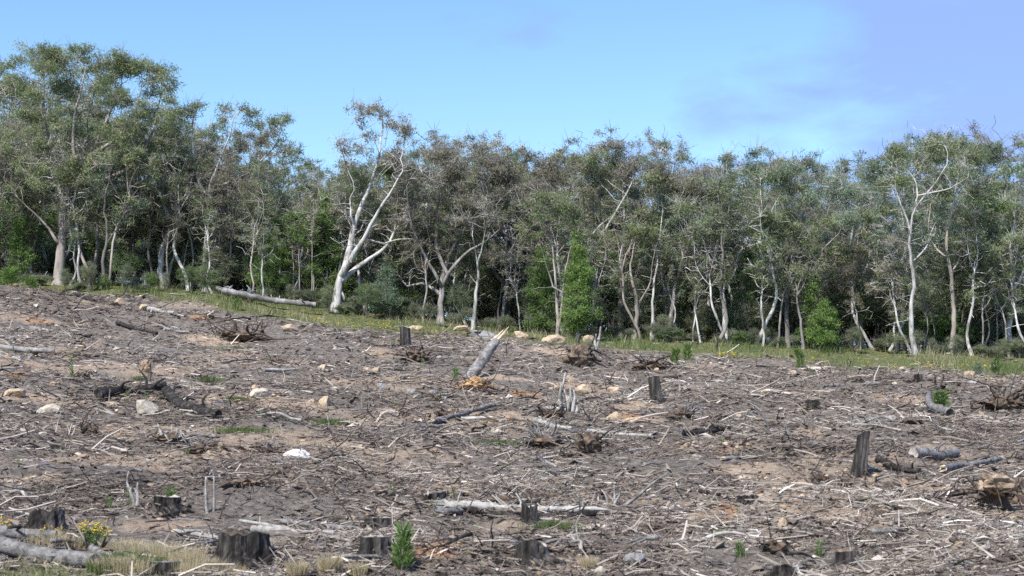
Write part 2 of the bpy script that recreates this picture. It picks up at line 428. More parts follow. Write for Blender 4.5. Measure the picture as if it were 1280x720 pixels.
ys = np.concatenate([np.linspace(-300, 0, 12, endpoint=False), np.linspace(0, 24, 26, endpoint=False),
                     24 * (112 / 24) ** np.linspace(0, 1, 440, endpoint=False), np.linspace(112, 180, 60, endpoint=False), 180 * (2500 / 180) ** np.linspace(0, 1, 30)])
uc = np.linspace(-1, 1, 380); us = 1 + np.array([0.03, 0.1, 0.25, 0.6, 1.5, 4, 12, 30])
u = np.concatenate([-us[::-1], uc, us])
W = np.where(ys < 24, 15.0, 4.5 + 0.36 * ys + 2)
W = np.minimum(np.maximum(W, 15), 120)
X = u[None, :] * W[:, None]; Y = np.repeat(ys[:, None], len(u), 1)
Z = H(X, Y)
nx, ny = len(u), len(ys)
idx = np.arange(nx * ny).reshape(ny, nx)
Q = np.stack([idx[:-1, :-1], idx[:-1, 1:], idx[1:, 1:], idx[1:, :-1]], -1).reshape(-1, 4)
Xf, Yf = X.ravel(), Y.ravel()
gmesh = mesh_np('hillside', np.c_[Xf, Yf, Z.ravel()], Q, None,
                {'clay': clay_of(Xf, Yf), 'orange': patch_mask(Xf, Yf, PATCH_ORANGE) * 0.95, 'turf': turf_of(Xf, Yf)}, True)
obj('hillside', gmesh, M['hillside'], kind='structure')

# ------------------------------------------------------------------ trees
def smooth_path(P, step=0.35):
    P = np.asarray(P, float)
    if len(P) == 2: P = np.array([P[0], (P[0] + P[1]) / 2, P[1]])
    ext = np.vstack([2 * P[0] - P[1], P, 2 * P[-1] - P[-2]])
    out = []
    for i in range(1, len(ext) - 2):
        p0, p1, p2, p3 = ext[i - 1:i + 3]
        n = max(2, int(np.linalg.norm(p2 - p1) / step))
        for t in np.linspace(0, 1, n, endpoint=False):
            out.append(0.5 * (2 * p1 + (p2 - p0) * t + (2 * p0 - 5 * p1 + 4 * p2 - p3) * t * t + (3 * p1 - p0 - 3 * p2 + p3) * t ** 3))
    out.append(P[-1])
    return np.array(out)

def leaf_quads(C, L, W, droop, r):
    n = len(C)
    a = r.normal(0, 1, (n, 3)); a[:, 2] = a[:, 2] * 0.8 - droop; a = unit(a)
    b = unit(np.cross(a, r.normal(0, 1, (n, 3))))
    l = (L * r.uniform(0.6, 1.3, n))[:, None]; w = (W * r.uniform(0.7, 1.3, n))[:, None]
    V = np.stack([C + b * w / 2, C - b * w / 2, C + a * l], 1).reshape(-1, 3)
    return V, np.arange(n * 3).reshape(n, 3)

def make_tree(seed, stems, blobs, leaf=(0.16, 0.048), per_clump=80, clump_r=0.5, droop=0.7, sub=6, step=0.4, tip=0.012, twig=0.0115, wig=0.1, kill=0.5, puff=8, bare=3, side=1.4):
    """stems: (points, r0, r1); blobs: (cx, cy, cz, rx, ry, rz, clumps). Returns wood mesh and leaf mesh."""
    r = np.random.default_rng(seed)
    pos = []; par = []; rm = []
    for si, (pts, r0, r1) in enumerate(stems):
        P = smooth_path(pts, step)
        P[1:] += np.cumsum(r.normal(0, wig * step, (len(P) - 1, 3)), 0) * np.array([1, 1, 0.3])
        if si == 0:
            base = -1; start = 0
        else:
            A = np.array(pos); base = int(np.argmin(np.linalg.norm(A - P[0], axis=1))); start = 1
        last = base
        for k in range(start, len(P)):
            t = k / (len(P) - 1)
            rad = r0 + (r1 - r0) * t ** 0.85
            rad *= 1 + 0.09 * math.sin(k * 1.7 + si) * r.random()
            if si == 0: rad *= 1 + 0.45 * math.exp(-t * len(P) * step / 0.45)
            pos.append(P[k]); par.append(last); rm.append(rad); last = len(pos) - 1
    att = []
    for (cx, cy, cz, rx, ry, rz, n) in blobs:
        if puff and n >= 10:
            # a few tufts with air between them, each a flattened cushion of clumps
            m_ = max(2, int(round(n / puff)))
            pc = unit(r.normal(0, 1, (m_, 3)) + np.array([0, 0, 0.15])) * (r.uniform(0.3, 1, (m_, 1)) ** 0.5) * np.array([rx, ry, rz])
            w_ = r.integers(0, m_, n); pr = (0.36 + 0.28 * r.random(m_))[w_][:, None] * 0.85
            d = unit(r.normal(0, 1, (n, 3))) * r.random((n, 1)) ** 0.5 * pr * np.array([1.5, 1.5, 0.75]) * (0.55 + 0.45 * min(rx, 1.4))
            att.append(np.array([cx, cy, cz]) + pc[w_] + d)
        else:
            d = unit(r.normal(0, 1, (n, 3))) * (r.uniform(0.15, 1, (n, 1)) ** 0.45)
            att.append(np.array([cx, cy, cz]) + d * np.array([rx, ry, rz]))
    att = np.vstack(att)
    att[:, 2] = np.maximum(att[:, 2], 0.6)
    nleaf = len(att)
    if side:                                     # bare side branches along the limbs
        A = np.array(pos); ok = np.nonzero((A[:, 2] > 0.3 * A[:, 2].max()) & (np.array(rm) < 0.5 * max(rm)))[0]
        if len(ok):
            pk = r.choice(ok, int(len(ok) * side)); o_ = unit(r.normal(0, 1, (len(pk), 3)) + np.array([0, 0, 0.5]))
            att = np.vstack([att, A[pk] + o_ * r.uniform(0.6, 1.7, (len(pk), 1))])
    live = np.ones(len(att), bool)
    owner = np.full(len(att), -1)
    NP = np.array(pos)
    dist = np.linalg.norm(att[:, None] - NP[None], axis=2) + 0.5 * np.maximum(0, NP[None, :, 2] - att[:, None, 2])
    dist[:, NP[:, 2] < 0.22 * att[:, 2].max()] += 4
    best = dist.argmin(1); bd = dist.min(1)
    for it in range(70):
        done = live & (np.linalg.norm(att - np.array(pos)[best], axis=1) < kill)
        owner[done] = best[done]; live &= ~done
        if not live.any(): break
        A = np.array(pos); new = []
        for nd in np.unique(best[live]):
            s = live & (best == nd)
            d = unit(att[s] - A[nd]).sum(0)
            d = unit(unit(d) + r.normal(0, 0.28, 3) + np.array([0, 0, 0.12]))
            pos.append(A[nd] + d * step); par.append(int(nd)); rm.append(0.0); new.append(len(pos) - 1)
        B = np.array([pos[k] for k in new])
        dd = np.linalg.norm(att[:, None] - B[None], axis=2) + 0.5 * np.maximum(0, B[None, :, 2] - att[:, None, 2])
        j = dd.argmin(1); m = dd[np.arange(len(att)), j]
        up = live & (m < bd); best[up] = np.array(new)[j[up]]; bd[up] = m[up]
    owner[owner < 0] = best[owner < 0]
    n = len(pos); pos = np.array(pos); par = np.array(par)
    acc = np.zeros(n); rad = np.zeros(n); kids = [[] for _ in range(n)]
    for k in range(n - 1, -1, -1):
        rr = max(acc[k] ** (1 / 2.1) if acc[k] > 0 else tip, rm[k]); rad[k] = rr
        if par[k] >= 0:
            acc[par[k]] += (rr if rm[k] == 0 else min(rr, rm[k])) ** 2.1; kids[par[k]].append(k)
    cap = np.array([m if m > 0 else 9 for m in rm])
    rad = np.minimum(rad, np.maximum(cap, 0.0) * 1.0 + np.where(cap > 8, 9, 0))
    for k in range(n):
        if par[k] >= 0: rad[k] = min(rad[k], rad[par[k]])
    wood = MB()
    todo = [(0, None)]
    while todo:
        k, pre = todo.pop()
        P = [pos[k]] if pre is None else [pos[pre], pos[k]]
        R = [rad[k]] if pre is None else [min(rad[k] * 1.15, rad[pre]), rad[k]]
        while kids[k]:
            c = sorted(kids[k], key=lambda q: -rad[q] - (1 if rm[q] > 0 and rm[k] > 0 and q == k + 1 else 0))
            for o in c[1:]: todo.append((o, k))
            k = c[0]; P.append(pos[k]); R.append(rad[k])
        if len(P) < 2: continue
        mxr = max(R)
        V, Qd, _ = tube(P, R, 9 if mxr > 0.1 else 5 if mxr > 0.035 else 3, cap=False)
        wood.add(V, Qd)
    lf = MB()
    att = att[:nleaf]; owner = owner[:nleaf]; m = nleaf
    cen = np.repeat(att, sub, 0) + unit(r.normal(0, 1, (m * sub, 3))) * (clump_r * r.uniform(0.25, 1, (m * sub, 1))) * np.array([1, 1, 0.7])
    src = pos[np.repeat(owner, sub)]
    V, Qd = straight(src, cen - src, np.full(m * sub, twig), 0.5)
    wood.add(V, Qd)
    nb = int(m * bare)
    if nb:                                       # dead twigs without leaves
        pk = r.integers(0, m * sub, nb); d_ = unit(r.normal(0, 1, (nb, 3)) + np.array([0, 0, 0.5])) * r.uniform(0.4, 1.2, (nb, 1))
        V, Qd = straight(src[pk], d_, np.full(nb, twig * 1.1), 0.4); wood.add(V, Qd)
    tintc = np.repeat(r.normal(0.5, 0.16, m), sub) + r.normal(0, 0.1, m * sub)
    per = max(1, int(per_clump * 0.95 / sub))
    C = np.repeat(cen, per, 0); C = C + r.normal(0, 0.3 * clump_r, (len(C), 3)) * np.array([1, 1, 0.8])
    V, Qd = leaf_quads(C, leaf[0], leaf[1], droop, r)  # triangles
    t = np.clip(np.repeat(tintc, per) + r.normal(0, 0.1, len(C)), 0, 1)
    lf.add(V, None, Qd, np.repeat(t, 3))
    return wood.mesh('trunk', True), lf.mesh('crown')

def plant_tree(name, meshes, bk, lm, loc, rotz, scale, label, cat='tree', group=None, parts=('trunk', 'crown')):
    t = thing(name, label, cat, loc, rotz, group, scale)
    for nm, me, mt in ((parts[0], meshes[0], bk), (parts[1], meshes[1], lm)):
        o = obj(nm, me, None, t)
        if not me.materials: me.materials.append(mt)
        o.material_slots[0].link = 'OBJECT'; o.material_slots[0].material = mt
    return t

def hero(seed, label, d, base, stems, blobs, bk, lm, name='gum_tree', dens=1.0, **kw):
    k = d / FPX; bx, by = base
    rr = np.random.default_rng(seed + 500)
    S = []
    for i, (pts, r0, r1) in enumerate(stems):
        P = []; dy = 0.0
        sgn = rr.choice([-1, 1])
        for j, q in enumerate(pts):
            if i == 0 and j == 0: P.append((0, 0, -0.25)); continue
            if j > 0: dy += sgn * rr.uniform(0.0, 0.7) + rr.normal(0, 0.25)
            P.append(((q[0] - bx) * k, dy if i else dy * 0.5, (by - q[1]) * k))
        S.append((P, r0 * k * 0.92, r1 * k * 0.45))
    B = []
    for (px, py, rx, ry, n) in blobs:
        dep = (rx + ry) * 0.5 * k * 1.1
        B.append(((px - bx) * k, rr.normal(0, 0.6), (by - py) * k, rx * k, dep, ry * k, int(n * dens)))
    x = (bx - 640) / FPX * d
    me = make_tree(seed, S, B, **kw)
    return plant_tree(name, me, M[bk], M[lm], (x, d, Hs(x, d)), 0, None, label)

HEROES = []
hero(1, 'tallest broad gum with thick pale trunk and dense domed crown above everything else', 99, (70, 350),
     [([(70, 350), (74, 290), (80, 240), (100, 190), (122, 135), (138, 85)], 8, 2), ([(77, 258), (60, 205), (45, 145), (38, 95)], 4.5, 1.6),
      ([(80, 240), (118, 215), (160, 190), (180, 145), (194, 100)], 4.5, 1.5), ([(90, 212), (86, 150), (96, 75)], 3.5, 1.3), ([(100, 190), (150, 150), (168, 90)], 3, 1.2), ([(72, 300), (50, 270), (20, 240)], 2.5, 1)],
     [(98, 62, 60, 22, 70), (40, 88, 42, 32, 52), (168, 82, 38, 28, 44), (192, 132, 26, 30, 22), (95, 125, 70, 38, 60), (25, 165, 30, 36, 26), (140, 165, 48, 34, 30), (60, 215, 45, 30, 24), (10, 235, 30, 25, 12), (205, 90, 14, 18, 8)],
     'bark_tan', 'leaf_olive', per_clump=130, clump_r=0.46, puff=4)
hero(2, 'slender pale gum with open airy crown of separate leaf tufts above the fallen tree', 101, (255, 352),
     [([(255, 352), (258, 300), (262, 250), (266, 220), (285, 180), (300, 135)], 4.5, 1.3), ([(262, 240), (240, 200), (232, 150), (238, 120)], 2.6, 1), ([(266, 220), (300, 200), (338, 165), (350, 135)], 2.4, 1)],
     [(243, 130, 26, 20, 16), (288, 127, 28, 17, 18), (335, 137, 26, 18, 16), (352, 165, 14, 20, 8), (268, 160, 30, 20, 12), (228, 175, 20, 22, 10), (300, 190, 30, 18, 10), (225, 215, 20, 20, 7)],
     'bark_white', 'leaf_olive', per_clump=80, clump_r=0.42, puff=3)
hero(3, 'twisted white gum trunk with a kinked bend beside the tallest gum', 102.5, (205, 352),
     [([(205, 352), (198, 312), (209, 272), (198, 240), (188, 210), (166, 192)], 5.5, 2), ([(209, 270), (225, 245), (235, 215)], 2.5, 1), ([(198, 240), (205, 205), (212, 170)], 2, 1)],
     [(170, 185, 36, 24, 20), (215, 170, 28, 28, 20), (238, 210, 22, 22, 12), (195, 140, 25, 25, 14)], 'bark_white', 'leaf_olive', per_clump=80)
hero(4, 'leaning smooth white gum forking low into three pale limbs with sparse brownish crown', 98, (418, 384),
     [([(418, 384), (423, 348), (432, 310), (440, 265), (452, 232), (462, 190), (468, 155), (470, 132)], 6.6, 1.5), ([(424, 342), (445, 310), (462, 278), (480, 250), (502, 212)], 5, 1.6),
      ([(422, 350), (450, 322), (475, 298), (492, 270), (515, 235)], 4.2, 1.3), ([(470, 302), (495, 291), (516, 290)], 2, 0.8), ([(438, 270), (434, 240)], 2.2, 1.4), ([(445, 240), (430, 200), (418, 165)], 1.6, 0.7)],
     [(462, 140, 24, 20, 16), (495, 160, 26, 18, 16), (448, 172, 26, 20, 14), (488, 198, 34, 22, 18), (522, 215, 28, 28, 14), (465, 125, 10, 10, 4), (432, 180, 12, 18, 5)],
     'bark_white', 'leaf_brown', per_clump=60, clump_r=0.4, tip=0.017, bare=5, puff=3)
hero(5, 'grey many-limbed gum with wide brownish crown behind the sawn black stump', 99, (551, 388),
     [([(551, 388), (551, 352), (556, 320), (566, 290), (590, 255), (610, 215)], 5, 1.6), ([(551, 350), (530, 335), (512, 338), (498, 318)], 3, 1.4), ([(553, 335), (580, 300), (605, 286), (626, 268)], 3, 1.2),
      ([(556, 322), (545, 280), (553, 230), (560, 190)], 3, 1.2), ([(552, 340), (528, 300), (515, 260), (512, 220)], 2.6, 1)],
     [(528, 215, 42, 36, 50), (590, 190, 46, 28, 46), (612, 240, 34, 28, 30), (555, 178, 40, 20, 36), (503, 245, 26, 28, 20), (570, 235, 40, 24, 26)],
     'bark_grey', 'leaf_brown', per_clump=60, clump_r=0.45, tip=0.017, bare=4)
hero(6, 'thin straight white gum pole at the forest edge beside the grey many-limbed gum', 97.5, (590, 398),
     [([(590, 398), (593, 350), (596, 310), (590, 275)], 3.4, 1.6), ([(595, 320), (606, 290), (612, 262)], 1.8, 0.8)], [(600, 255, 30, 22, 22), (578, 262, 18, 16, 10)], 'bark_white', 'leaf_brown', per_clump=60)
hero(7, 'pair-stemmed white gum partly hidden behind the leaning gum and grey gum', 103, (522, 380),
     [([(522, 380), (529, 335), (525, 300), (536, 265), (540, 215)], 5, 2), ([(524, 360), (514, 320), (518, 280), (505, 240)], 3.5, 1.4)], [(540, 190, 36, 26, 34), (500, 205, 28, 28, 24), (560, 215, 25, 25, 14)], 'bark_white', 'leaf_olive')
hero(8, 'dark multi-trunked gum with pale patches left of the bright green conifer', 101, (640, 392),
     [([(640, 392), (634, 345), (640, 300), (624, 258), (615, 210)], 6.5, 2), ([(638, 352), (655, 310), (660, 265), (672, 215)], 5, 1.6), ([(636, 340), (614, 310), (604, 275)], 3.5, 1.4), ([(640, 300), (646, 250), (640, 200)], 3, 1.2)],
     [(622, 180, 36, 24, 32), (668, 185, 38, 26, 36), (645, 225, 55, 28, 40), (606, 225, 26, 26, 18), (690, 225, 25, 25, 16)], 'bark_dark', 'leaf_brown', per_clump=85)
hero(9, 'two thin pale stems under a domed olive crown in front of the green conifers', 94.6, (698, 416),
     [([(698, 416), (697, 370), (694, 320), (690, 268)], 2.8, 1.3), ([(698, 408), (704, 360), (708, 310), (716, 280)], 2.4, 1), ([(697, 362), (684, 330), (671, 300)], 1.6, 0.7)],
     [(690, 255, 36, 20, 44), (715, 270, 20, 16, 16), (668, 272, 18, 16, 12)], 'bark_tan', 'leaf_olive', per_clump=80, clump_r=0.38)
hero(10, 'gum with bare white limbs sweeping up to the right beside the green conifer', 101, (722, 408),
     [([(722, 408), (722, 345), (730, 312), (752, 288), (772, 250), (792, 212)], 4.5, 1.6), ([(730, 316), (756, 300), (778, 292)], 2.6, 1), ([(728, 320), (742, 280), (768, 258)], 3, 1.2), ([(760, 270), (790, 262), (812, 240)], 2, 0.9)],
     [(790, 185, 36, 24, 34), (755, 200, 30, 24, 22), (815, 220, 26, 24, 18), (735, 185, 22, 20, 14)], 'bark_white', 'leaf_olive', per_clump=70)
hero(11, 'pale gum with slightly curved trunk at the left of the slim trunk cluster', 100, (775, 412),
     [([(775, 412), (778, 360), (783, 310), (786, 255), (780, 215)], 3.8, 1.5), ([(783, 310), (800, 270), (812, 230)], 2, 0.9)], [(780, 195, 34, 26, 34), (820, 210, 26, 24, 20)], 'bark_grey', 'leaf_brown')
hero(12, 'short pale forked gum trunk between the slim trunk cluster and the dark stake', 99, (792, 414),
     [([(792, 414), (796, 372), (788, 330), (795, 290)], 4, 1.6), ([(795, 378), (808, 350), (815, 315)], 2.2, 1)], [(792, 270, 26, 22, 20), (820, 290, 20, 20, 12)], 'bark_tan', 'leaf_olive')
hero(13, 'slimmest straight pale gum pole in the trunk cluster', 98.5, (813, 416),
     [([(813, 416), (813, 350), (818, 300), (822, 245)], 2.4, 1.2), ([(817, 305), (832, 270)], 1.4, 0.8)], [(826, 225, 28, 24, 26), (845, 250, 18, 18, 10)], 'bark_white', 'leaf_olive')
hero(14, 'grey gum leaning steeply to the right out of the trunk cluster', 99.5, (834, 418),
     [([(834, 418), (843, 385), (851, 345), (866, 300), (872, 250)], 3.8, 1.5), ([(858, 322), (848, 280), (850, 235)], 2, 1)], [(872, 220, 34, 28, 34), (845, 215, 26, 24, 20)], 'bark_grey', 'leaf_brown')
hero(15, 'clean white gum trunk bending to the left behind the dark stake', 98, (912, 428),
     [([(912, 428), (907, 388), (900, 355), (886, 325), (874, 296)], 4.6, 2), ([(902, 362), (918, 345), (927, 312)], 2.2, 1), ([(890, 332), (898, 295), (905, 255)], 2.4, 1)],
     [(880, 275, 34, 26, 28), (922, 285, 28, 24, 22), (905, 235, 36, 26, 30)], 'bark_white', 'leaf_blue', per_clump=75)
hero(16, 'grey gum with spreading dark crown beside the bright green shrub under it', 98, (985, 432),
     [([(985, 432), (985, 372), (1000, 338), (1020, 318), (1045, 290)], 4, 1.4), ([(986, 380), (972, 335), (960, 290)], 2.6, 1), ([(998, 342), (1005, 290), (1000, 240)], 2.4, 1)],
     [(1012, 285, 44, 24, 34), (960, 270, 32, 24, 26), (1000, 225, 40, 26, 34), (1045, 265, 25, 22, 14)], 'bark_grey', 'leaf_blue', per_clump=85)
hero(17, 'thin grey sapling trunk with small forks in front of the bright green shrub', 96.5, (1004, 436),
     [([(1004, 436), (1003, 390), (1001, 362), (1007, 335)], 2.4, 1), ([(1002, 372), (994, 350)], 1.2, 0.6), ([(1002, 366), (1012, 345)], 1.2, 0.6)], [(1008, 330, 20, 12, 12)], 'bark_grey', 'leaf_olive', per_clump=40)
hero(18, 'white gum with swollen pale trunk set back behind the bright green shrub', 104, (1078, 424),
     [([(1078, 424), (1073, 378), (1070, 345), (1060, 305), (1066, 250)], 5.6, 2), ([(1070, 350), (1090, 310), (1095, 260)], 2.4, 1)], [(1062, 225, 38, 28, 36), (1098, 235, 28, 26, 22), (1050, 275, 26, 22, 16)], 'bark_white', 'leaf_blue')
hero(19, 'straight white gum trunk just behind the slim white edge gum', 101.5, (1130, 434),
     [([(1130, 434), (1130, 380), (1128, 330), (1120, 280), (1112, 235)], 4, 1.8), ([(1128, 330), (1105, 300), (1092, 270)], 2, 1)], [(1110, 205, 32, 26, 32), (1090, 250, 26, 24, 20)], 'bark_grey', 'leaf_olive')
hero(20, 'slim white gum with spreading bare white branches standing foremost on the turf', 95.5, (1146, 446),
     [([(1146, 446), (1140, 412), (1143, 370), (1141, 320), (1143, 285), (1150, 260), (1166, 240), (1182, 212)], 4, 1.2), ([(1142, 292), (1130, 270), (1122, 245), (1124, 215)], 2, 0.8), ([(1142, 332), (1160, 312), (1174, 290)], 1.8, 0.7),
      ([(1149, 262), (1153, 228), (1140, 200)], 1.8, 0.8), ([(1164, 242), (1192, 238), (1212, 225)], 1.4, 0.7)],
     [(1150, 185, 46, 20, 34), (1196, 198, 30, 20, 22), (1118, 208, 26, 22, 16), (1160, 222, 50, 14, 16), (1205, 220, 20, 16, 9)], 'bark_white', 'leaf_olive', per_clump=70, clump_r=0.42)
hero(21, 'pinkish tan gum with curved trunk right of the slim white edge gum', 98.5, (1187, 440),
     [([(1187, 440), (1191, 395), (1188, 348), (1180, 312), (1186, 262), (1196, 215)], 4, 1.5), ([(1188, 350), (1205, 315), (1212, 275)], 2, 0.9), ([(1182, 318), (1165, 285), (1168, 250)], 1.8, 0.9)],
     [(1196, 195, 34, 24, 34), (1218, 250, 24, 24, 18), (1168, 235, 24, 22, 16), (1225, 190, 24, 24, 16)], 'bark_tan', 'leaf_olive')
hero(22, 'pale mottled gum with yellow-green crown at the right end of the forest', 101, (1263, 415),
     [([(1263, 415), (1261, 372), (1265, 330), (1258, 290), (1262, 240)], 4.8, 1.8), ([(1264, 334), (1282, 312), (1296, 285)], 3, 1.2), ([(1262, 310), (1244, 285), (1232, 255)], 2, 0.9)],
     [(1262, 215, 32, 26, 32), (1295, 255, 26, 26, 20), (1235, 235, 24, 24, 18), (1262, 265, 30, 16, 14), (1280, 180, 26, 22, 18)], 'bark_white', 'leaf_green', per_clump=75)
hero(23, 'stocky whitish gum trunk standing behind and left of the tallest gum', 104, (42, 345),
     [([(42, 345), (38, 295), (52, 252), (45, 212), (60, 170)], 6.5, 2), ([(50, 258), (25, 225), (12, 185)], 3, 1.2)], [(50, 160, 40, 30, 34), (8, 170, 30, 30, 26)], 'bark_white', 'leaf_olive')
hero(24, 'thin blue-grey gum sapling right of the tallest gum\'s trunk', 98.5, (128, 356),
     [([(128, 356), (126, 322), (131, 290), (128, 250), (134, 215)], 3, 1.2), ([(130, 296), (148, 280), (160, 262)], 1.4, 0.7), ([(128, 310), (142, 300), (158, 275)], 1.4, 0.7)], [(134, 205, 26, 20, 20), (160, 255, 20, 18, 11), (118, 240, 18, 18, 9)], 'bark_grey', 'leaf_blue', per_clump=55)

# generic gums of the wood behind, a few shapes copied many times
def generic(seed, h, spread, n_limb, clumps, trunk_frac, lean, r0, low=0.0):
    r = np.random.default_rng(seed)
    top = np.array([lean * h, r.normal(0, 0.05) * h, trunk_frac * h])
    mid = top * 0.5 + np.array([r.normal(0, 0.04) * h, r.normal(0, 0.04) * h, 0])
    S = [([(0, 0, -0.4), mid * 0.5 + r.normal(0, 0.014 * h, 3) * (1, 1, 0), mid, top], r0, r0 * 0.6)]
    B = []
    a0 = r.uniform(0, 6.28)
    for i in range(n_limb):
        a = a0 + i * 2.4 + r.normal(0, 0.35)
        L = spread * h * r.uniform(0.6, 1.25)
        zt = h * r.uniform(0.66, 0.93)
        if i == 0: L *= 0.3; zt = h * 0.95
        f = r.uniform(0.45, 1.0)
        st = mid + (top - mid) * f if i else top
        e = np.array([top[0] + math.cos(a) * L, top[1] + math.sin(a) * L, zt])
        m = st + (e - st) * np.array([0.6, 0.6, 0.45]) + r.normal(0, 0.03 * h, 3)
        S.append(([st, m, e], r0 * 0.5, r0 * 0.1))
        B.append((e[0], e[1], e[2] - 0.02 * h, 0.12 * h, 0.12 * h, 0.075 * h, int(clumps * 0.55 / n_limb)))
        q = m + np.array([math.cos(a) * 0.07 * h, math.sin(a) * 0.07 * h, 0.02 * h])
        B.append((q[0], q[1], q[2], 0.12 * h, 0.12 * h, 0.09 * h, int(clumps * 0.3 / n_limb)))
    B.append((top[0], top[1], top[2] * (0.85 - low), spread * h * 0.8, spread * h * 0.8, 0.12 * h, int(clumps * (0.15 + low))))
    return make_tree(seed, S, B, per_clump=96, clump_r=0.4, kill=0.5, step=0.45, tip=0.021, bare=3, side=2.2)

GEN = []
for i in range(10):
    r = random.Random(100 + i)
    GEN.append(generic(200 + i, 13.0, r.uniform(0.16, 0.25), r.choice([5, 6, 7]), r.choice([80, 95, 110]), r.uniform(0.35, 0.58), r.uniform(-0.12, 0.12), r.uniform(0.1, 0.17)))
YOUNG = []
for i in range(5):
    r = random.Random(140 + i)
    YOUNG.append(generic(240 + i, 7.0, r.uniform(0.16, 0.24), 5, 90, r.uniform(0.4, 0.6), r.uniform(-0.15, 0.15), r.uniform(0.05, 0.09), 0.3))
POLE = []
for i in range(6):
    r = random.Random(160 + i)
    POLE.append(generic(260 + i, 9.0, r.uniform(0.1, 0.17), r.choice([2, 3, 4]), r.choice([36, 50, 60]), r.uniform(0.5, 0.68), r.uniform(-0.2, 0.2), r.uniform(0.06, 0.12)))
SKY_X = [-200, 0, 60, 120, 200, 225, 300, 350, 372, 400, 420, 470, 520, 560, 640, 690, 720, 780, 830, 880, 960, 1030, 1070, 1110, 1160, 1220, 1280, 1500]
SKY_Y = [56, 81, 66, 76, 106, 146, 153, 153, 178, 188, 183, 168, 160, 153, 151, 166, 170, 156, 160, 170, 174, 184, 186, 176, 153, 150, 153, 148]
KIND = [('olive', 'leaf_olive', 'tall gum with olive green crown crowded among the trees deep in the forest'),
        ('brown', 'leaf_brown', 'tall gum with thinning brownish crown crowded among the trees deep in the forest'),
        ('blue', 'leaf_blue', 'tall gum with blue-green crown crowded among the trees deep in the forest')]
BK = ['bark_grey', 'bark_white', 'bark_white', 'bark_grey', 'bark_tan', 'bark_dark']
rt = random.Random(77)
def add_generic(px, d, f):
    x = (px - 640) / FPX * d
    z = Hs(x, d)
    ytop = np.interp(px, SKY_X, SKY_Y)
    h = ((563 - ytop) / FPX * d - z) * f
    h = max(5.0, min(h, 24))
    pb = 0.55 if 430 < px < 860 else 0.2
    kd = KIND[1] if rt.random() < pb else KIND[0] if (px < 500 or rt.random() < 0.55) else KIND[2]
    s = h / 13.0
    sx = s * rt.uniform(0.85, 1.1)
    b_ = rt.choice(BK); bn = {'bark_white': 'white', 'bark_grey': 'grey', 'bark_tan': 'tan', 'bark_dark': 'dark'}[b_]
    ht = 'low' if h < 8 else 'middling' if h < 12 else 'tall'
    plant_tree('gum_tree', GEN[rt.randrange(len(GEN))], M[b_], M[kd[1]], (x, d, z), rt.uniform(0, 6.28), (sx, sx, s),
               kd[2].replace('tall gum', ht + ' ' + bn + '-barked gum'), 'tree', 'gums of the forest behind: ' + ' '.join((ht, bn, kd[0])))
for (d0, d1, n, f0, f1) in ((99.5, 104, 34, 0.45, 0.92), (104, 110, 30, 0.72, 1.0), (110, 120, 36, 0.9, 1.02), (120, 136, 30, 0.75, 1.0), (136, 156, 26, 0.6, 0.97)):
    for i in range(n):
        px = -60 + 1400 * (i + rt.uniform(0.1, 0.9)) / n
        add_generic(px, rt.uniform(d0, d1), rt.uniform(f0, f1))

for i in range(95):
    px = -60 + 1400 * ((i * 0.61803) % 1.0); d = 104 + 60 * rt.random() ** 1.1
    x = (px - 640) / FPX * d
    kd = rt.choice([('leaf_olive', 'young slender gum with olive leaves filling the shade between taller trunks', 'olive'), ('leaf_scrub', 'young slender gum with grey-green leaves filling the shade between taller trunks', 'grey-green'), ('leaf_dark', 'young slender gum with dark leaves filling the shade between taller trunks', 'dark')])
    s = rt.uniform(0.55, 1.0) * (1 + max(0, d - 115) / 70)
    plant_tree('young_gum', YOUNG[rt.randrange(5)], M[rt.choice(BK[:4])], M[kd[0]], (x, d, Hs(x, d)), rt.uniform(0, 6.28), (s * 1.25, s * 1.25, s), kd[1], 'tree', 'young gums: ' + kd[2])

for i in range(84):
    px = -40 + 1360 * ((i * 0.61803 + 0.37) % 1.0); d = 97.2 + 8 * rt.random() ** 1.3
    x = (px - 640) / FPX * d
    b_ = rt.choice(['bark_white', 'bark_white', 'bark_grey', 'bark_tan'])
    kd = rt.choice(['leaf_olive', 'leaf_brown', 'leaf_scrub'])
    s = rt.uniform(0.5, 1.1)
    plant_tree('pole_gum', POLE[rt.randrange(6)], M[b_], M[kd], (x, d, Hs(x, d)), rt.uniform(0, 6.28), (s, s, s), 'thin ' + {'bark_white': 'whitish', 'bark_grey': 'grey', 'bark_tan': 'tan'}[b_] + ' gum pole with a scanty crown among the front trees', 'tree', 'thin poles of the forest front: ' + b_[5:])

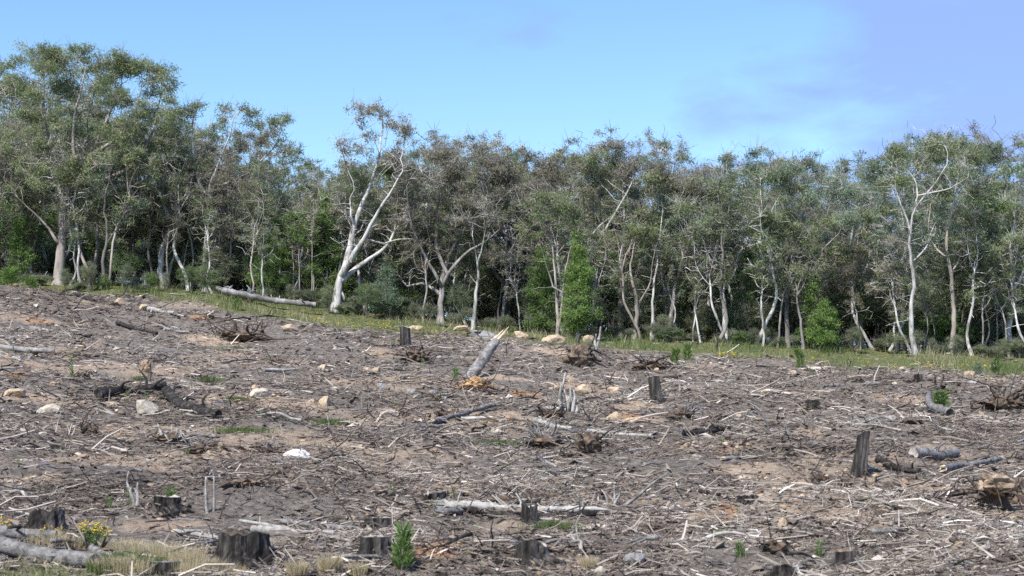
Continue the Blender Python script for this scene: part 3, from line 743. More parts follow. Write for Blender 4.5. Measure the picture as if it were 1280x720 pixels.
# ------------------------------------------------------------------ shrubs and conifers
def shrub(seed, h, w, stems_n, clumps, leaf=(0.11, 0.05), per=70, cr=0.28, droop=0.0, base=0.12):
    r = np.random.default_rng(seed)
    S = [([(0, 0, -0.1), (r.normal(0, 0.05), r.normal(0, 0.05), h * 0.3), (r.normal(0, 0.15), r.normal(0, 0.15), h * 0.75)], 0.035, 0.012)]
    B = []
    for i in range(stems_n):
        a = i * 6.283 / stems_n + r.normal(0, 0.4); L = w * r.uniform(0.4, 0.85)
        e = (math.cos(a) * L, math.sin(a) * L, h * r.uniform(0.45, 0.85))
        S.append(([(0, 0, h * 0.06), (e[0] * 0.5, e[1] * 0.5, e[2] * 0.4), e], 0.025, 0.008))
        B.append((e[0] * 0.9, e[1] * 0.9, e[2] * 0.85, w * 0.42, w * 0.42, h * 0.22, clumps // (stems_n + 1)))
    B.append((0, 0, h * 0.62, w * 0.6, w * 0.6, h * 0.36, clumps // 2))
    return make_tree(seed, S, B, puff=0, side=0, leaf=leaf, per_clump=per, clump_r=cr, droop=droop, sub=5, step=0.22, tip=0.009, twig=0.006, kill=0.3, bare=3)

SHR = [shrub(300 + i, 2.0, 1.0 + 0.25 * (i % 3), 5, 90 + 15 * (i % 3)) for i in range(5)]
WISP = [shrub(320 + i, 3.0 + 0.5 * i, 1.2, 5, 56 + 14 * i, leaf=(0.13, 0.04), per=44, cr=0.36, droop=0.3) for i in range(4)]
SK = [('leaf_scrub', 'grey-green'), ('leaf_dark', 'dark green'), ('leaf_olive', 'olive'), ('leaf_green', 'fresh green')]
for i in range(290):
    px = -60 + 1400 * (i * 0.61803 % 1)
    d = 98.5 + 24 * rt.random() ** 1.15 if i < 150 else rt.uniform(96.2, 99) if i < 220 else rt.uniform(114, 136)
    x = (px - 640) / FPX * d
    x = (px - 640) / FPX * d
    k = 0 if d < 101 and rt.random() < 0.6 else rt.choice([0, 1, 2, 3, 3] if px < 500 else [0, 0, 1, 2, 3])
    s = rt.uniform(0.22, 0.5) if d < 99 else rt.uniform(0.45, 0.9) if d < 101 else rt.uniform(0.8, 1.7) if d < 114 else rt.uniform(1.3, 2.2)
    rd = rt.random() < 0.35; V = SHR[rt.randrange(5)] if rd else WISP[rt.randrange(4)]
    pl = 'low at the edge of the turf' if d < 99 else 'between the front trunks of the forest' if d < 105 else 'in the shade deep in the forest'
    plant_tree('shrub', V, M['bark_grey'], M[SK[k][0]], (x, d, Hs(x, d)), rt.uniform(0, 6.28), (s * rt.uniform(0.9, 1.5), s * rt.uniform(0.9, 1.5), s * rt.uniform(0.7, 1.15)), SK[k][1] + (' rounded' if rd else ' wispy') + ' shrub growing ' + pl, 'shrub', ' '.join(('undergrowth:', SK[k][1], 'rounded' if rd else 'wispy', pl)), ('stems', 'foliage'))

def cone_tree(seed, h, w, clumps, per=110, lf=(0.15, 0.045), tip_pow=0.75):
    """feathery upright conifer: clumps fill a ragged cone, sprays point up"""
    r = np.random.default_rng(seed)
    S = [([(0, 0, -0.2), (0.05, 0, h * 0.4), (0, 0.05, h * 0.96)], h * 0.016, 0.015)]
    B = []
    for i in range(9):
        t = (i + 0.5) / 9
        rad = w * (1 - t) ** tip_pow * (1 + 0.15 * r.normal()) * min(1, 0.55 + t * 2.2)
        a = r.uniform(0, 6.28)
        B.append((math.cos(a) * rad * 0.15, math.sin(a) * rad * 0.15, h * (0.08 + 0.88 * t), rad, rad, h * 0.075, max(5, int(clumps * rad / w / 6))))
    return make_tree(seed, S, B, puff=0, side=0, leaf=lf, per_clump=per, clump_r=0.34, droop=-0.9, sub=6, step=0.3, tip=0.008, twig=0.005, kill=0.4)

def place_cone(seed, px, d, base_py, top_py, wpx, clumps, lm, label, cat='conifer', name='conifer'):
    k = d / FPX; x = (px - 640) / FPX * d
    me = cone_tree(seed, (base_py - top_py) * k, wpx * k / 2, clumps)
    plant_tree(name, me, M['bark_tan'], M[lm], (x, d, Hs(x, d)), 0, None, label, cat)
place_cone(401, 723, 93.8, 417, 280, 52, 270, 'leaf_bright', 'bright green feathery conifer with pointed top behind the two thin pale stems')
place_cone(402, 676, 98.0, 408, 296, 62, 180, 'leaf_green', 'darker green conifer left of the bright feathery conifer')
place_cone(403, 404, 100, 380, 232, 76, 220, 'leaf_green', 'tall soft green wattle behind the leaning white gum', 'tree', 'wattle_tree')
place_cone(404, 345, 100, 372, 262, 76, 190, 'leaf_green', 'soft green wattle behind the fallen tree and its thin poles', 'tree', 'wattle_tree')
place_cone(405, 1030, 96.5, 436, 375, 56, 110, 'leaf_bright', 'bright yellow-green bushy shrub beneath the grey spreading gum', 'shrub', 'shrub')
place_cone(406, 1018, 97.8, 428, 330, 44, 100, 'leaf_bright', 'upright bright green young tree behind the thin grey sapling', 'tree', 'young_tree')
place_cone(407, 935, 100.5, 425, 300, 60, 120, 'leaf_dark', 'dark green dense young tree right of the bent white gum', 'tree', 'young_tree')
place_cone(408, 482, 98.5, 388, 318, 60, 110, 'leaf_blue', 'rounded blue-green bush right of the leaning white gum', 'shrub', 'shrub')
place_cone(409, 20, 100, 352, 270, 40, 60, 'leaf_green', 'green leafy young tree left of the tallest gum trunk', 'tree', 'young_tree')
# thin poles by the fallen tree
for j, (px, d, lean) in enumerate(((376, 98.6, -6), (388, 98.8, -3), (391, 99.2, -8), (364, 99.4, 3))):
    k = d / FPX; x = (px - 640) / FPX * d
    r = np.random.default_rng(450 + j)
    me = make_tree(450 + j, [([(0, 0, -0.2), (lean * k * 0.5 + 0.05, 0.1, 45 * k), (lean * k, 0.1, 100 * k)], 1.0 * k, 0.4 * k)],
                   [(lean * k, 0.1, 108 * k, 14 * k, 14 * k, 16 * k, 14), (lean * k, 0, 85 * k, 10 * k, 10 * k, 10 * k, 5)], per_clump=60, clump_r=0.35)
    plant_tree('sapling', me, M['bark_tan'], M['leaf_green'], (x, d, Hs(x, d)), 0, None, 'bare thin sapling pole with small green top behind the fallen tree', 'sapling', 'thin poles behind the fallen tree')

# ------------------------------------------------------------------ grass
def blades(n_xy, hgt, wid, lean=0.35, tint=(0.4, 0.2)):
    x, y = n_xy; n = len(x)
    z = H(x, y) - 0.02
    a = rng.uniform(0, 6.283, n); h = hgt * rng.uniform(0.5, 1.4, n); w = wid * rng.uniform(0.6, 1.4, n)
    bx, by = np.cos(a) * w / 2, np.sin(a) * w / 2
    lx, ly = rng.normal(0, lean, n) * h, rng.normal(0, lean, n) * h
    V = np.stack([np.c_[x - bx, y - by, z], np.c_[x + bx, y + by, z], np.c_[x + lx * 0.4 + bx * 0.7, y + ly * 0.4 + by * 0.7, z + h * 0.6], np.c_[x + lx * 0.4 - bx * 0.7, y + ly * 0.4 - by * 0.7, z + h * 0.6], np.c_[x + lx, y + ly, z + h]], 1).reshape(-1, 3)
    i = np.arange(n)[:, None] * 5
    t = np.clip(rng.normal(tint[0], tint[1], n), 0, 1)
    return V, i + np.array([[0, 1, 2, 3]]), i + np.array([[3, 2, 4]]), np.repeat(t, 5)
g = MB()
n = 60000
d = 80 + 35 * rng.random(n) ** 1.0; px = rng.uniform(-80, 1360, n); x = (px - 640) / FPX * d
keep = rng.random(n) < turf_of(x, d) * np.clip(0.2 + 2.6 * (vnoise(x * 0.45, d * 0.4, 91) - 0.3), 0.06, 1)
x, d = x[keep], d[keep]
dry = fbm(x * 0.3, d * 0.3, 95, 3)
V, Qd, Td, t = blades((x, d), 0.12 + 0.5 * np.clip(vnoise(x * 0.8, d * 0.6, 97) * 1.7 - 0.5, 0, 1), 0.024, 0.45, (0.33, 0.24))
g.add(V, Qd, Td, np.clip(t + np.repeat(dry * 1.9, 5), 0, 1))
# near left corner
n = 9000
x = rng.uniform(-10.5, -4.3, n); y = rng.uniform(24.5, 29.6, n)
k = rng.random(n) < turf_of(x, y); x, y = x[k], y[k]
V, Qd, Td, t = blades((x, y), 0.17, 0.012, 0.45, (0.5, 0.25)); g.add(V, Qd, Td, t)
obj('grass', g.mesh('grass'), M['grass'], kind='stuff', label='long green and straw grass along the forest edge and near corner', cat='grass')

def tuft(seed, R, h, n, w, mat, tint=(0.4, 0.2), soft=False):
    """a round tuft as one thing: blades fan out from the root"""
    r = np.random.default_rng(seed)
    a = r.uniform(0, 6.283, n); q = (np.abs(r.normal(0, 0.5, n)) if soft else np.sqrt(r.random(n))) * R
    x, y = np.cos(a) * q, np.sin(a) * q
    hh = h * r.uniform(0.5, 1.2, n); ww = w * r.uniform(0.6, 1.3, n)
    ox, oy = np.cos(a) * hh * r.uniform(0, 0.6, n), np.sin(a) * hh * r.uniform(0, 0.6, n)
    b = r.uniform(0, 6.283, n); bx, by = np.cos(b) * ww / 2, np.sin(b) * ww / 2
    z = np.full(n, -0.03)
    V = np.stack([np.c_[x - bx, y - by, z], np.c_[x + bx, y + by, z], np.c_[x + ox * 0.4 + bx * 0.7, y + oy * 0.4 + by * 0.7, hh * 0.6], np.c_[x + ox * 0.4 - bx * 0.7, y + oy * 0.4 - by * 0.7, hh * 0.6], np.c_[x + ox, y + oy, hh]], 1).reshape(-1, 3)
    i = np.arange(n)[:, None] * 5
    m = MB(); m.add(V, i + np.array([[0, 1, 2, 3]]), i + np.array([[3, 2, 4]]), np.repeat(np.clip(r.normal(tint[0], tint[1], n), 0, 1), 5))
    me = m.mesh('tuft'); me.materials.append(mat)
    return me

# ------------------------------------------------------------------ wood left on the clearing
M['stump_char'] = bark('stump_char', [(0.36, (0.006, 0.005, 0.005)), (0.5, (0.027, 0.024, 0.022)), (0.6, (0.078, 0.071, 0.065)), (0.72, (0.180, 0.165, 0.150))], 9, (1, 1, 0.12), 1.0, 22)
def stump(label, px, py, wpx, hpx, seed, top='flat', lean=0.0, mat='stump_bark', cut='cut_wood', roots=4, group=None, flare=0.45, cat='stump'):
    """px, py: foot of the stump; sizes as the photograph shows them there, turned into metres"""
    r = np.random.default_rng(seed)
    c = at(px, py); k = c[1] / FPX; R = wpx * k / 2 * 0.92; h = hpx * k
    t = thing('tree_stump', label, cat, c, 0, group)
    ns, nr = 28, 9
    th = np.linspace(0, 2 * np.pi, ns, endpoint=False)
    lob = sum(r.uniform(0.1, 0.4) * np.cos(q * th + r.uniform(0, 6.28)) for q in (3, 4, 5, 7))
    gro = 0.04 * np.cos(9 * th + r.uniform(0, 6)) + r.normal(0, 0.055, ns)
    jag = {'flat': 0.035, 'rough': 0.2, 'jagged': 0.4}[top]
    wob = r.normal(0, 1.0, ns); wob = (np.roll(wob, 1) + wob + np.roll(wob, -1)) / 3
    ztop = h * (1 + jag * (wob * 0.75 + np.cos(th * 2 + r.uniform(0, 6)) * 0.4)) + (h * 0.06 * np.cos(th + r.uniform(0, 6)) if top == 'flat' else 0)
    V = []
    for i in range(nr):
        f = i / (nr - 1)
        z = -0.2 + (ztop + 0.2) * f
        zz = np.clip(z / max(h, 0.05), 0, 1)
        rad = R * (0.9 + flare * np.exp(-zz * 4) * (0.75 + lob) + gro + r.normal(0, 0.025, ns)) * (1 - 0.06 * zz)
        V.append(np.c_[np.cos(th) * rad + lean * z, np.sin(th) * rad, z])
    top_ring = V[-1].copy(); V = np.vstack(V)
    i = np.arange(nr - 1)[:, None] * ns; j = np.arange(ns)[None]; j2 = (j + 1) % ns
    m = MB(); m.add(V, np.stack([i + j, i + j2, i + ns + j2, i + ns + j], -1).reshape(-1, 4))
    obj('bark', m.mesh('bark'), M[mat], t)
    # sawn or broken face, slightly dished inside the bark
    cc = top_ring.mean(0); m = MB()
    r1 = cc + (top_ring - cc) * 0.985; r1[:, 2] -= 0.004
    r2 = cc + (top_ring - cc) * 0.55; r2[:, 2] += r.normal(0, 0.02 + jag * 0.2 * h, ns) - jag * 0.35 * h
    ctr = cc.copy(); ctr[2] -= jag * 0.5 * h + 0.01
    VV = np.vstack([r1, r2, ctr]); jj = np.arange(ns); j3 = (jj + 1) % ns
    m.add(VV, np.stack([jj, j3, ns + j3, ns + jj], -1), np.stack([ns + jj, ns + j3, np.full(ns, 2 * ns)], -1))
    obj('cut_face' if top == 'flat' else 'broken_face', m.mesh('cut_face'), M[cut], t)
    for q in range(roots):
        a = r.uniform(0, 6.283); L = R * r.uniform(1.4, 2.4)
        P = [(math.cos(a) * R * 0.7, math.sin(a) * R * 0.7, h * 0.12), (math.cos(a) * L * 0.75, math.sin(a) * L * 0.75, 0.02), (math.cos(a + 0.2) * L * 1.15, math.sin(a + 0.2) * L * 1.15, -0.12)]
        m = MB(); m.add(*tube(smooth_path(P, 0.1), np.linspace(R * 0.22, R * 0.06, len(smooth_path(P, 0.1))), 7, True, 0.08, r))
        obj('root', m.mesh('root', True), M[mat], t)
    return t

def atd(px, d):
    x = (px - 640) / FPX * d
    return np.array([x, d, Hs(x, d)])

def wood_log(label, p0, p1, dpx, seed, mat='wood_grey', cut='cut_wood', group=None, stubs=2, taper=0.75, rough=0.08, bow=0.03, lift0=0.0, lift1=0.0, name='fallen_log', cat='log', split=False, dist=None):
    """a log lying between two pixels of the ground; dpx = its thickness in the photograph"""
    r = np.random.default_rng(seed)
    A, B = (at(*p0), at(*p1)) if dist is None else (atd(p0[0], dist), atd(p1[0], dist + 0.8))
    if B[1] - A[1] > 5: B = A + (B - A) * 5 / (B[1] - A[1]) * 1.0; B = np.array([at(*p1)[0], B[1], 0])
    if A[1] - B[1] > 5: B = np.array([B[0], A[1] - 5, 0])
    B[2] = Hs(B[0], B[1])
    k = (A[1] + B[1]) / 2 / FPX; R = dpx * k / 2; L_px = abs(p1[0] - p0[0])
    n = 16 if L_px < 100 else 34; f = np.linspace(0, 1, n)
    P = A[None] + (B - A)[None] * f[:, None]
    L = np.linalg.norm(B - A)
    g = H(P[:, 0], P[:, 1])
    over = max(0.0, float(np.max(g - P[:, 2])))
    P[:, 2] += R * 0.62 + over * 0.55 + lift0 * k * (1 - f) + lift1 * k * f
    side = unit(np.array([-(B - A)[1], (B - A)[0], 0]))
    P += side[None] * (np.sin(f * np.pi) * L * bow * r.choice([-1, 1]))[:, None] + np.c_[np.zeros((n, 2)), np.sin(f * 2.2 * np.pi + 1) * R * 0.25]
    mid = P.mean(0); mid[2] = Hs(mid[0], mid[1])
    t = thing(name, label, cat, mid, 0, group)
    rad = R * np.linspace(1, taper, n) * (1 + r.normal(0, rough * 0.4, n))
    Vt, Qt, Tt = tube(P - mid, rad, 12, False, rough, r)
    m = MB(); m.add(Vt, Qt); obj('bark', m.mesh('bark', True), M[mat], t)
    for e in (0, n - 1):
        ring = Vt[e * 12:(e + 1) * 12]; c = ring.mean(0)
        d = unit((P[0] - P[1]) if e == 0 else (P[-1] - P[-2]))
        jj = np.arange(12); j3 = (jj + 1) % 12
        if split:                                # torn end: every strand of wood breaks at its own length
            ext = ring + (c - ring) * 0.3 + d[None] * (R * r.uniform(0, 3.2, (12, 1)) ** 1.3)
            VV = np.vstack([ring, ext, c - d * R * 0.5])
            Qe = np.stack([jj, j3, 12 + j3, 12 + jj], -1); Te = np.stack([12 + jj, 12 + j3, np.full(12, 24)], -1)
            if e == 0: Qe, Te = Qe[:, ::-1], Te[:, ::-1]
            m = MB(); m.add(VV, Qe, Te)
        else:
            T = np.stack([jj, j3, np.full(12, 12)], -1) if e else np.stack([j3, jj, np.full(12, 12)], -1)
            m = MB(); m.add(np.vstack([ring, c - d * R * 0.12]), None, T)
        obj('splintered_end' if split else 'cut_end', m.mesh('cut_end'), M[cut], t)
    for q in range(stubs):
        i = r.integers(2, n - 2); a = r.uniform(-0.5, 0.5)
        d = unit(np.array([r.normal(0, 0.6), r.normal(0, 0.6), r.uniform(0.25, 1)])); Ls = R * r.uniform(1.6, 5)
        s = P[i] - mid
        PP = smooth_path([s, s + d * Ls * 0.5 + r.normal(0, 0.12 * Ls, 3), s + d * Ls + np.array([0, 0, -0.1 * Ls])], Ls / 5)
        m = MB(); m.add(*tube(PP, np.linspace(R * 0.32, R * 0.12, len(PP)), 6, True, 0.05, r))
        obj('branch_stub', m.mesh('branch_stub', True), M[mat], t)
    return t

def upright(label, px, py, tops, rpx, seed, mat='wood_pale', name='standing_stake', cat='stick', group=None, kink=0.06):
    """one or more upright bits of wood from a single foot; tops are pixels of their tips"""
    r = np.random.default_rng(seed)
    c = at(px, py); k = c[1] / FPX
    t = thing(name, label, cat, c, 0, group)
    for q, (tx, ty, bx) in enumerate(tops):
        s = np.array([bx * k, r.normal(0, 0.04), -0.12]); e = np.array([(tx - px) * k, r.normal(0, 0.1), (py - ty) * k])
        L = np.linalg.norm(e - s)
        PP = smooth_path([s, s + (e - s) * 0.35 + r.normal(0, kink * L, 3) * (1, 1, 0.2), s + (e - s) * 0.7 + r.normal(0, kink * L, 3) * (1, 1, 0.2), e], L / 10)
        m = MB(); m.add(*tube(PP, np.linspace(rpx * k, rpx * k * 0.35, len(PP)), 7, True, 0.1, r))
        obj('splinter' if len(tops) > 1 else 'shaft', m.mesh('shaft', True), M[mat], t)
    return t

def root_clump(label, px, py, wpx, hpx, seed, soil='soil', wood='wood_brown', n=12, group=None, flat=1.0, wild=1.0, over=False):
    r = np.random.default_rng(seed)
    c = at(px, py); k = c[1] / FPX; R = wpx * k / 2; h = hpx * k
    t = thing('root_clump', label, 'root clump', c, 0, group)
    v, f = ICO2; v = v.copy()
    nz = fbm(v[:, 0] * 2 + v[:, 2] * 1.3 + seed, v[:, 1] * 2 + v[:, 2] * 1.7, seed, 4)
    v = v * (0.8 + 1.5 * nz)[:, None] * (1 + r.normal(0, 0.11, (len(v), 1)))
    v = v * np.array([R * 0.95, R * 0.7 * flat, h * 0.58]) + np.array([0, 0, h * 0.38])
    if over:                                     # torn-up slab leaning over the dark hole it left
        w = v.copy(); w[:, 2] = w[:, 2] * 0.55 + h * 0.5 + w[:, 1] * -0.25; w[:, 1] -= R * 0.12
        u = v * np.array([0.92, 0.8, 0.9]) + np.array([R * 0.1, R * 0.75, -h * 0.05])
        m = MB(); m.add(u, None, f); obj('pit_wall', m.mesh('pit_wall'), M['soil'], t)
        v = w
    m = MB(); m.add(v, None, f); obj('soil_mass', m.mesh('soil_mass'), M[soil], t)
    for q in range(int(n * 1.5)):
        a = r.uniform(0, 6.283); e = r.uniform(-0.4, 0.9)
        d = np.array([math.cos(a) * math.cos(e), math.sin(a) * math.cos(e) * 0.8, math.sin(e)])
        s = d * np.array([R, R * 0.7, h * 0.5]) * 0.55 + np.array([0, 0, h * 0.4])
        L = R * r.uniform(0.6, 1.3) * wild
        mid = s + d * L * 0.5 + r.normal(0, 0.22 * L, 3)
        end = s + d * L + r.normal(0, 0.45 * L, 3) + np.array([0, 0, -0.3 * L * r.random()])
        PP = smooth_path([s, mid, end], L / 6)
        m = MB(); m.add(*tube(PP, np.linspace(R * r.uniform(0.02, 0.085), R * 0.012, len(PP)), 4, True, 0.08, r))
        obj('root', m.mesh('root', True), M[wood], t)
    return t

ROCK_ME = []
for i in range(8):
    r = np.random.default_rng(700 + i)
    v, f = ICO2; v = v.copy() * (1 + r.normal(0, 0.02, (len(v), 1)))
    for q in range(9):
        nrm = unit(r.normal(0, 1, 3)); dd = r.uniform(0.42, 0.8)
        s = v @ nrm - dd; v = v - np.outer(np.maximum(s, 0), nrm)
    v = v + r.normal(0, 0.022, v.shape)
    v[:, 2] = v[:, 2] * 0.5 / 0.7
    m = MB(); m.add(v, None, f); me = m.mesh('rock'); me.materials.append(M['rock_pale']); ROCK_ME.append(me)
def rock(label, px, py, wpx, hpx, mat, seed, group=None, name='rock'):
    r = random.Random(seed)
    c = at(px, py); k = c[1] / FPX; sx = wpx * k / 2 / 0.78; sz = hpx * k / 1.0
    o = obj(name, r.choice(ROCK_ME), None, None, c + np.array([0, 0, sz * 0.16]), r.uniform(-0.4, 0.4), (sx, sx * r.uniform(0.6, 0.9), sz), label, 'rock', group)
    o.material_slots[0].link = 'OBJECT'; o.material_slots[0].material = M[mat]
    return o

# stumps
stump('big charred stump with hollow split face and rotten top beside the round straw tuft', 306, 708, 74, 38, 1, 'rough', 0, 'stump_char', 'wood_brown', 5)
stump('low wide black stump with flat sawn top behind the orange clay patch', 209, 640, 42, 17, 2, 'flat', 0, 'stump_char')
stump('weathered grey stump beside the tall pine seedling', 468, 698, 44, 26, 3, 'flat', 0, 'stump_bark')
stump('grey furrowed stump just behind the stump beside the tall pine seedling', 474, 666, 42, 17, 4, 'flat', 0, 'stump_bark')
stump('small dark round stump with pale sawn top near the forest turf', 507, 433, 15, 24, 5, 'flat', -0.06, 'stump_bark', 'cut_wood', 3, None, 0.2)
stump('upright black stump with furrowed bark beside tan rocks', 821, 504, 18, 31, 6, 'flat', -0.12, 'stump_bark', 'wood_char', 3, None, 0.25)
stump('tall furrowed grey trunk stub leaning slightly right beside the dark root ridge', 1074, 595, 20, 50, 7, 'flat', 0.13, 'stump_bark', 'wood_grey', 4, None, 0.4)
stump('hollow burnt stump behind the long foreground log and yellow flowers', 58, 664, 50, 24, 8, 'rough', 0, 'stump_char', 'wood_char', 5)
stump('crumbling dark stump left of the long pale splintered log', 543, 632, 36, 15, 9, 'rough', 0, 'stump_char', 'wood_grey', 4)
stump('small low black stump in open litter beyond the thin twig heap', 1016, 511, 20, 10, 10, 'rough', 0, 'stump_char', 'wood_char', 3)
stump('black block of stump under the near edge of the long pale log', 662, 655, 24, 20, 11, 'rough', 0, 'stump_char', 'wood_char', 3)
stump('mossless grey-topped stump with rotten sides near the bottom clay', 664, 702, 46, 22, 12, 'rough', 0, 'stump_bark', 'cut_wood', 5)
stump('flat dark stump in front of the pale clay hump', 935, 631, 30, 10, 13, 'flat', 0, 'stump_char', 'wood_char', 3)
stump('short dark stub of a sawn stump beside the dry straw grass', 205, 719, 44, 16, 14, 'flat', 0, 'stump_char', 'wood_grey', 2)
stump('wide dark stump cut off by the field\'s near edge', 985, 724, 50, 14, 15, 'rough', 0, 'stump_char', 'wood_grey', 3)
stump('rounded brown stump with dark shoot sprouting from its top', 1057, 709, 30, 18, 16, 'flat', 0, 'stump_bark', 'soil_tan', 3)
stump('broken dark stump with torn top beside the forked stake', 1148, 477, 12, 8, 17, 'rough', 0, 'stump_char', 'wood_char', 2)
upright('splintered white broken snag beside tan rocks above the pale short logs', 711, 514, [(707, 466, -5), (717, 488, 5), (702, 480, -7), (720, 500, 7), (710, 496, 0), (713, 484, 3), (705, 488, -4), (722, 508, 9), (698, 500, -9)], 2.8, 21, 'wood_pale', 'broken_snag', 'snag', None, 0.07)
upright('pair of pale split stakes standing upright beside the low black stump', 263, 640, [(258, 597, -3), (266, 597, 3)], 2.6, 22, 'wood_pale', 'split_stakes', 'stake', None, 0.01)
upright('pale curved splinter snag with green shoots at its foot', 168, 634, [(160, 592, 2), (172, 606, 4), (163, 612, 0)], 3.0, 23, 'wood_pale', 'broken_snag', 'snag', None, 0.05)
upright('twisted grey dead snag standing at the turf above the dark root clump', 749, 442, [(751, 408, 0), (745, 418, -2)], 2.6, 24, 'wood_pale', 'dead_snag', 'snag', None, 0.07)
upright('thin dark upright stake in the turf before the bent white gum', 897, 440, [(896, 412, 0)], 1.1, 25, 'wood_char', 'stake', 'stake', None, 0.01)
upright('dark curved stick standing up beside the tall pine seedling\'s clay', 611, 684, [(617, 648, 0), (596, 670, -2)], 1.6, 26, 'wood_char', 'standing_stick', 'stick')
upright('grey sloping branch propped up in mid field with a black burnt middle', 768, 634, [(836, 592, 0)], 2.6, 27, 'wood_grey', 'propped_branch', 'branch', None, 0.03)
upright('dark forked stake stub near the pale clay band', 1172, 482, [(1180, 468, 2), (1168, 466, -2)], 1.6, 28, 'wood_char', 'standing_stick', 'stick')
upright('short black leaning stick in fine litter near the rounded brown stump', 1101, 682, [(1082, 660, 0)], 2.6, 29, 'wood_brown', 'standing_stick', 'stick', None, 0.03)
upright('bleached prop stick leaning over the burnt stump by the foreground log', 25, 655, [(57, 634, 0), (18, 640, 0)], 2.0, 30, 'wood_pale', 'standing_stick', 'stick', None, 0.03)
upright('pale broken snag with clay at its foot left of the sloping propped branch', 767, 632, [(768, 608, 0), (775, 612, 3), (752, 614, -6)], 2.0, 31, 'wood_pale', 'broken_snag', 'snag', None, 0.05)

# leaning broken trunk with torn tip, its roots still in orange soil
c = at(590, 474); k = c[1] / FPX
t = thing('leaning_trunk', 'leaning broken trunk with pale splintered tip and orange soil at its foot', 'trunk', c)
r = np.random.default_rng(40)
P = smooth_path([(-6 * k, 0, -0.15), (6 * k, 0.25, 14 * k), (22 * k, 0.7, 38 * k), (30 * k, 0.9, 50 * k)], 0.1)
m = MB(); m.add(*tube(P, np.linspace(8.4 * k, 5.6 * k, len(P)), 14, True, 0.08, r)); obj('bark', m.mesh('bark', True), M['wood_grey'], t)
for q, (tx, ty, rr_) in enumerate(((46, 68, 3.6), (42, 60, 4.0), (34, 58, 2.8), (29, 57, 1.8), (39, 64, 2.6))):
    s = P[-3] + r.normal(0, 2.2 * k, 3); PP = smooth_path([s, s + (np.array([tx * k, 1.1, ty * k]) - s) * 0.5 + r.normal(0, 0.02, 3), np.array([tx * k, 1.1 + r.normal(0, 0.08), ty * k])], 0.12)
    m = MB(); m.add(*tube(PP, np.linspace(rr_ * k, 0.4 * k, len(PP)), 5, True, 0.1, r)); obj('splinter', m.mesh('splinter'), M['split_wood'], t)
root_clump('torn root plate in orange soil at the foot of the leaning broken trunk', 593, 489, 42, 18, 41, 'soil_orange', 'wood_brown', 14)

# logs
wood_log('grey-topped burnt log lying across pale rocks', (122, 503), (206, 494), 14, 50, 'wood_char', 'wood_char', stubs=4, bow=0.05, lift0=2, lift1=5, rough=0.14)
wood_log('black log end slanting down from the pale rocks', (208, 496), (273, 526), 14, 51, 'wood_char', 'wood_char', stubs=3, bow=0.06)
wood_log('smooth silver log lying by the left margin of the clearing', (-25, 436), (68, 444), 8, 52, 'wood_pale', 'cut_wood', stubs=0, bow=0.02)
wood_log('long bleached fallen tree lying at the forest edge beneath thin poles', (276, 362), (394, 385), 8, 53, 'bark_grey', 'cut_wood', stubs=12, taper=0.8, rough=0.12, bow=0.04, lift0=7, lift1=9, name='fallen_tree', cat='fallen tree', dist=94.5)
wood_log('second thin bleached trunk lying behind the long fallen tree', (268, 358), (330, 372), 5, 54, 'bark_grey', 'cut_wood', stubs=8, rough=0.12, bow=0.05, lift0=9, lift1=4, name='fallen_tree', cat='fallen tree', dist=95.5)
wood_log('thick smooth blue-grey log lying in grass in front of yellow flowers', (-40, 684), (118, 712), 21, 55, 'wood_grey', 'wood_grey', stubs=2, rough=0.05, taper=0.9, bow=0.015)
wood_log('old grey log half hidden behind the thick blue-grey log', (-40, 668), (70, 684), 16, 56, 'wood_grey', 'wood_grey', stubs=0, rough=0.05)
wood_log('grey log end right of the yellow flowers in green weeds', (112, 690), (150, 702), 12, 57, 'wood_grey', 'wood_grey', stubs=0, rough=0.05)
wood_log('long pale splintered log with torn upper side across mid field', (556, 638), (748, 646), 11, 58, 'wood_pale', 'wood_pale', stubs=11, split=True, rough=0.24, bow=0.03, taper=0.6)
wood_log('broken pale slab lying against the long splintered log', (552, 646), (655, 634), 8, 59, 'wood_grey', 'wood_pale', stubs=6, split=True, rough=0.24)
wood_log('dark underlying log beneath the long pale splintered log', (610, 652), (745, 650), 9, 60, 'wood_char', 'wood_char', stubs=3, rough=0.15)
wood_log('short pale log with clean ends beside the upturned dark roots', (670, 531), (716, 542), 8, 61, 'wood_pale', 'cut_wood', stubs=1)
wood_log('pale thin log lying below the tan boulders', (735, 543), (815, 550), 5.5, 62, 'wood_pale', 'cut_wood', stubs=1)
wood_log('thin white barkless log in the litter left of pale twin rocks field', (330, 465), (373, 464), 4, 63, 'wood_pale', 'cut_wood', stubs=0)
wood_log('thin dark branch lying in front of three small stones', (403, 455), (446, 462), 3, 64, 'wood_brown', 'wood_brown', stubs=1)
wood_log('pale barkless log with rounded end beside the grey furrowed stump', (318, 668), (420, 676), 12, 65, 'wood_pale', 'cut_wood', stubs=2)
wood_log('long thin pale pole crossing the barkless log near the grey stumps', (300, 662), (438, 686), 4.5, 66, 'wood_pale', 'cut_wood', stubs=1, lift0=6, lift1=3)
wood_log('grey bark-covered pole behind the barkless log near the grey stumps', (350, 661), (440, 667), 7, 67, 'wood_grey', 'cut_wood', stubs=2)
wood_log('sawn log with round pale end showing beside the black twisted log', (1142, 572), (1196, 572), 14, 68, 'wood_grey', 'cut_wood', stubs=2, rough=0.1)
wood_log('black twisted log in front of the sawn log with round end', (1098, 578), (1150, 594), 9, 69, 'wood_char', 'wood_char', stubs=5, rough=0.2, bow=0.05)
wood_log('grey rotten log with white streaks right of the sawn log', (1180, 592), (1250, 580), 9, 70, 'wood_grey', 'split_wood', stubs=5, rough=0.18, split=True)
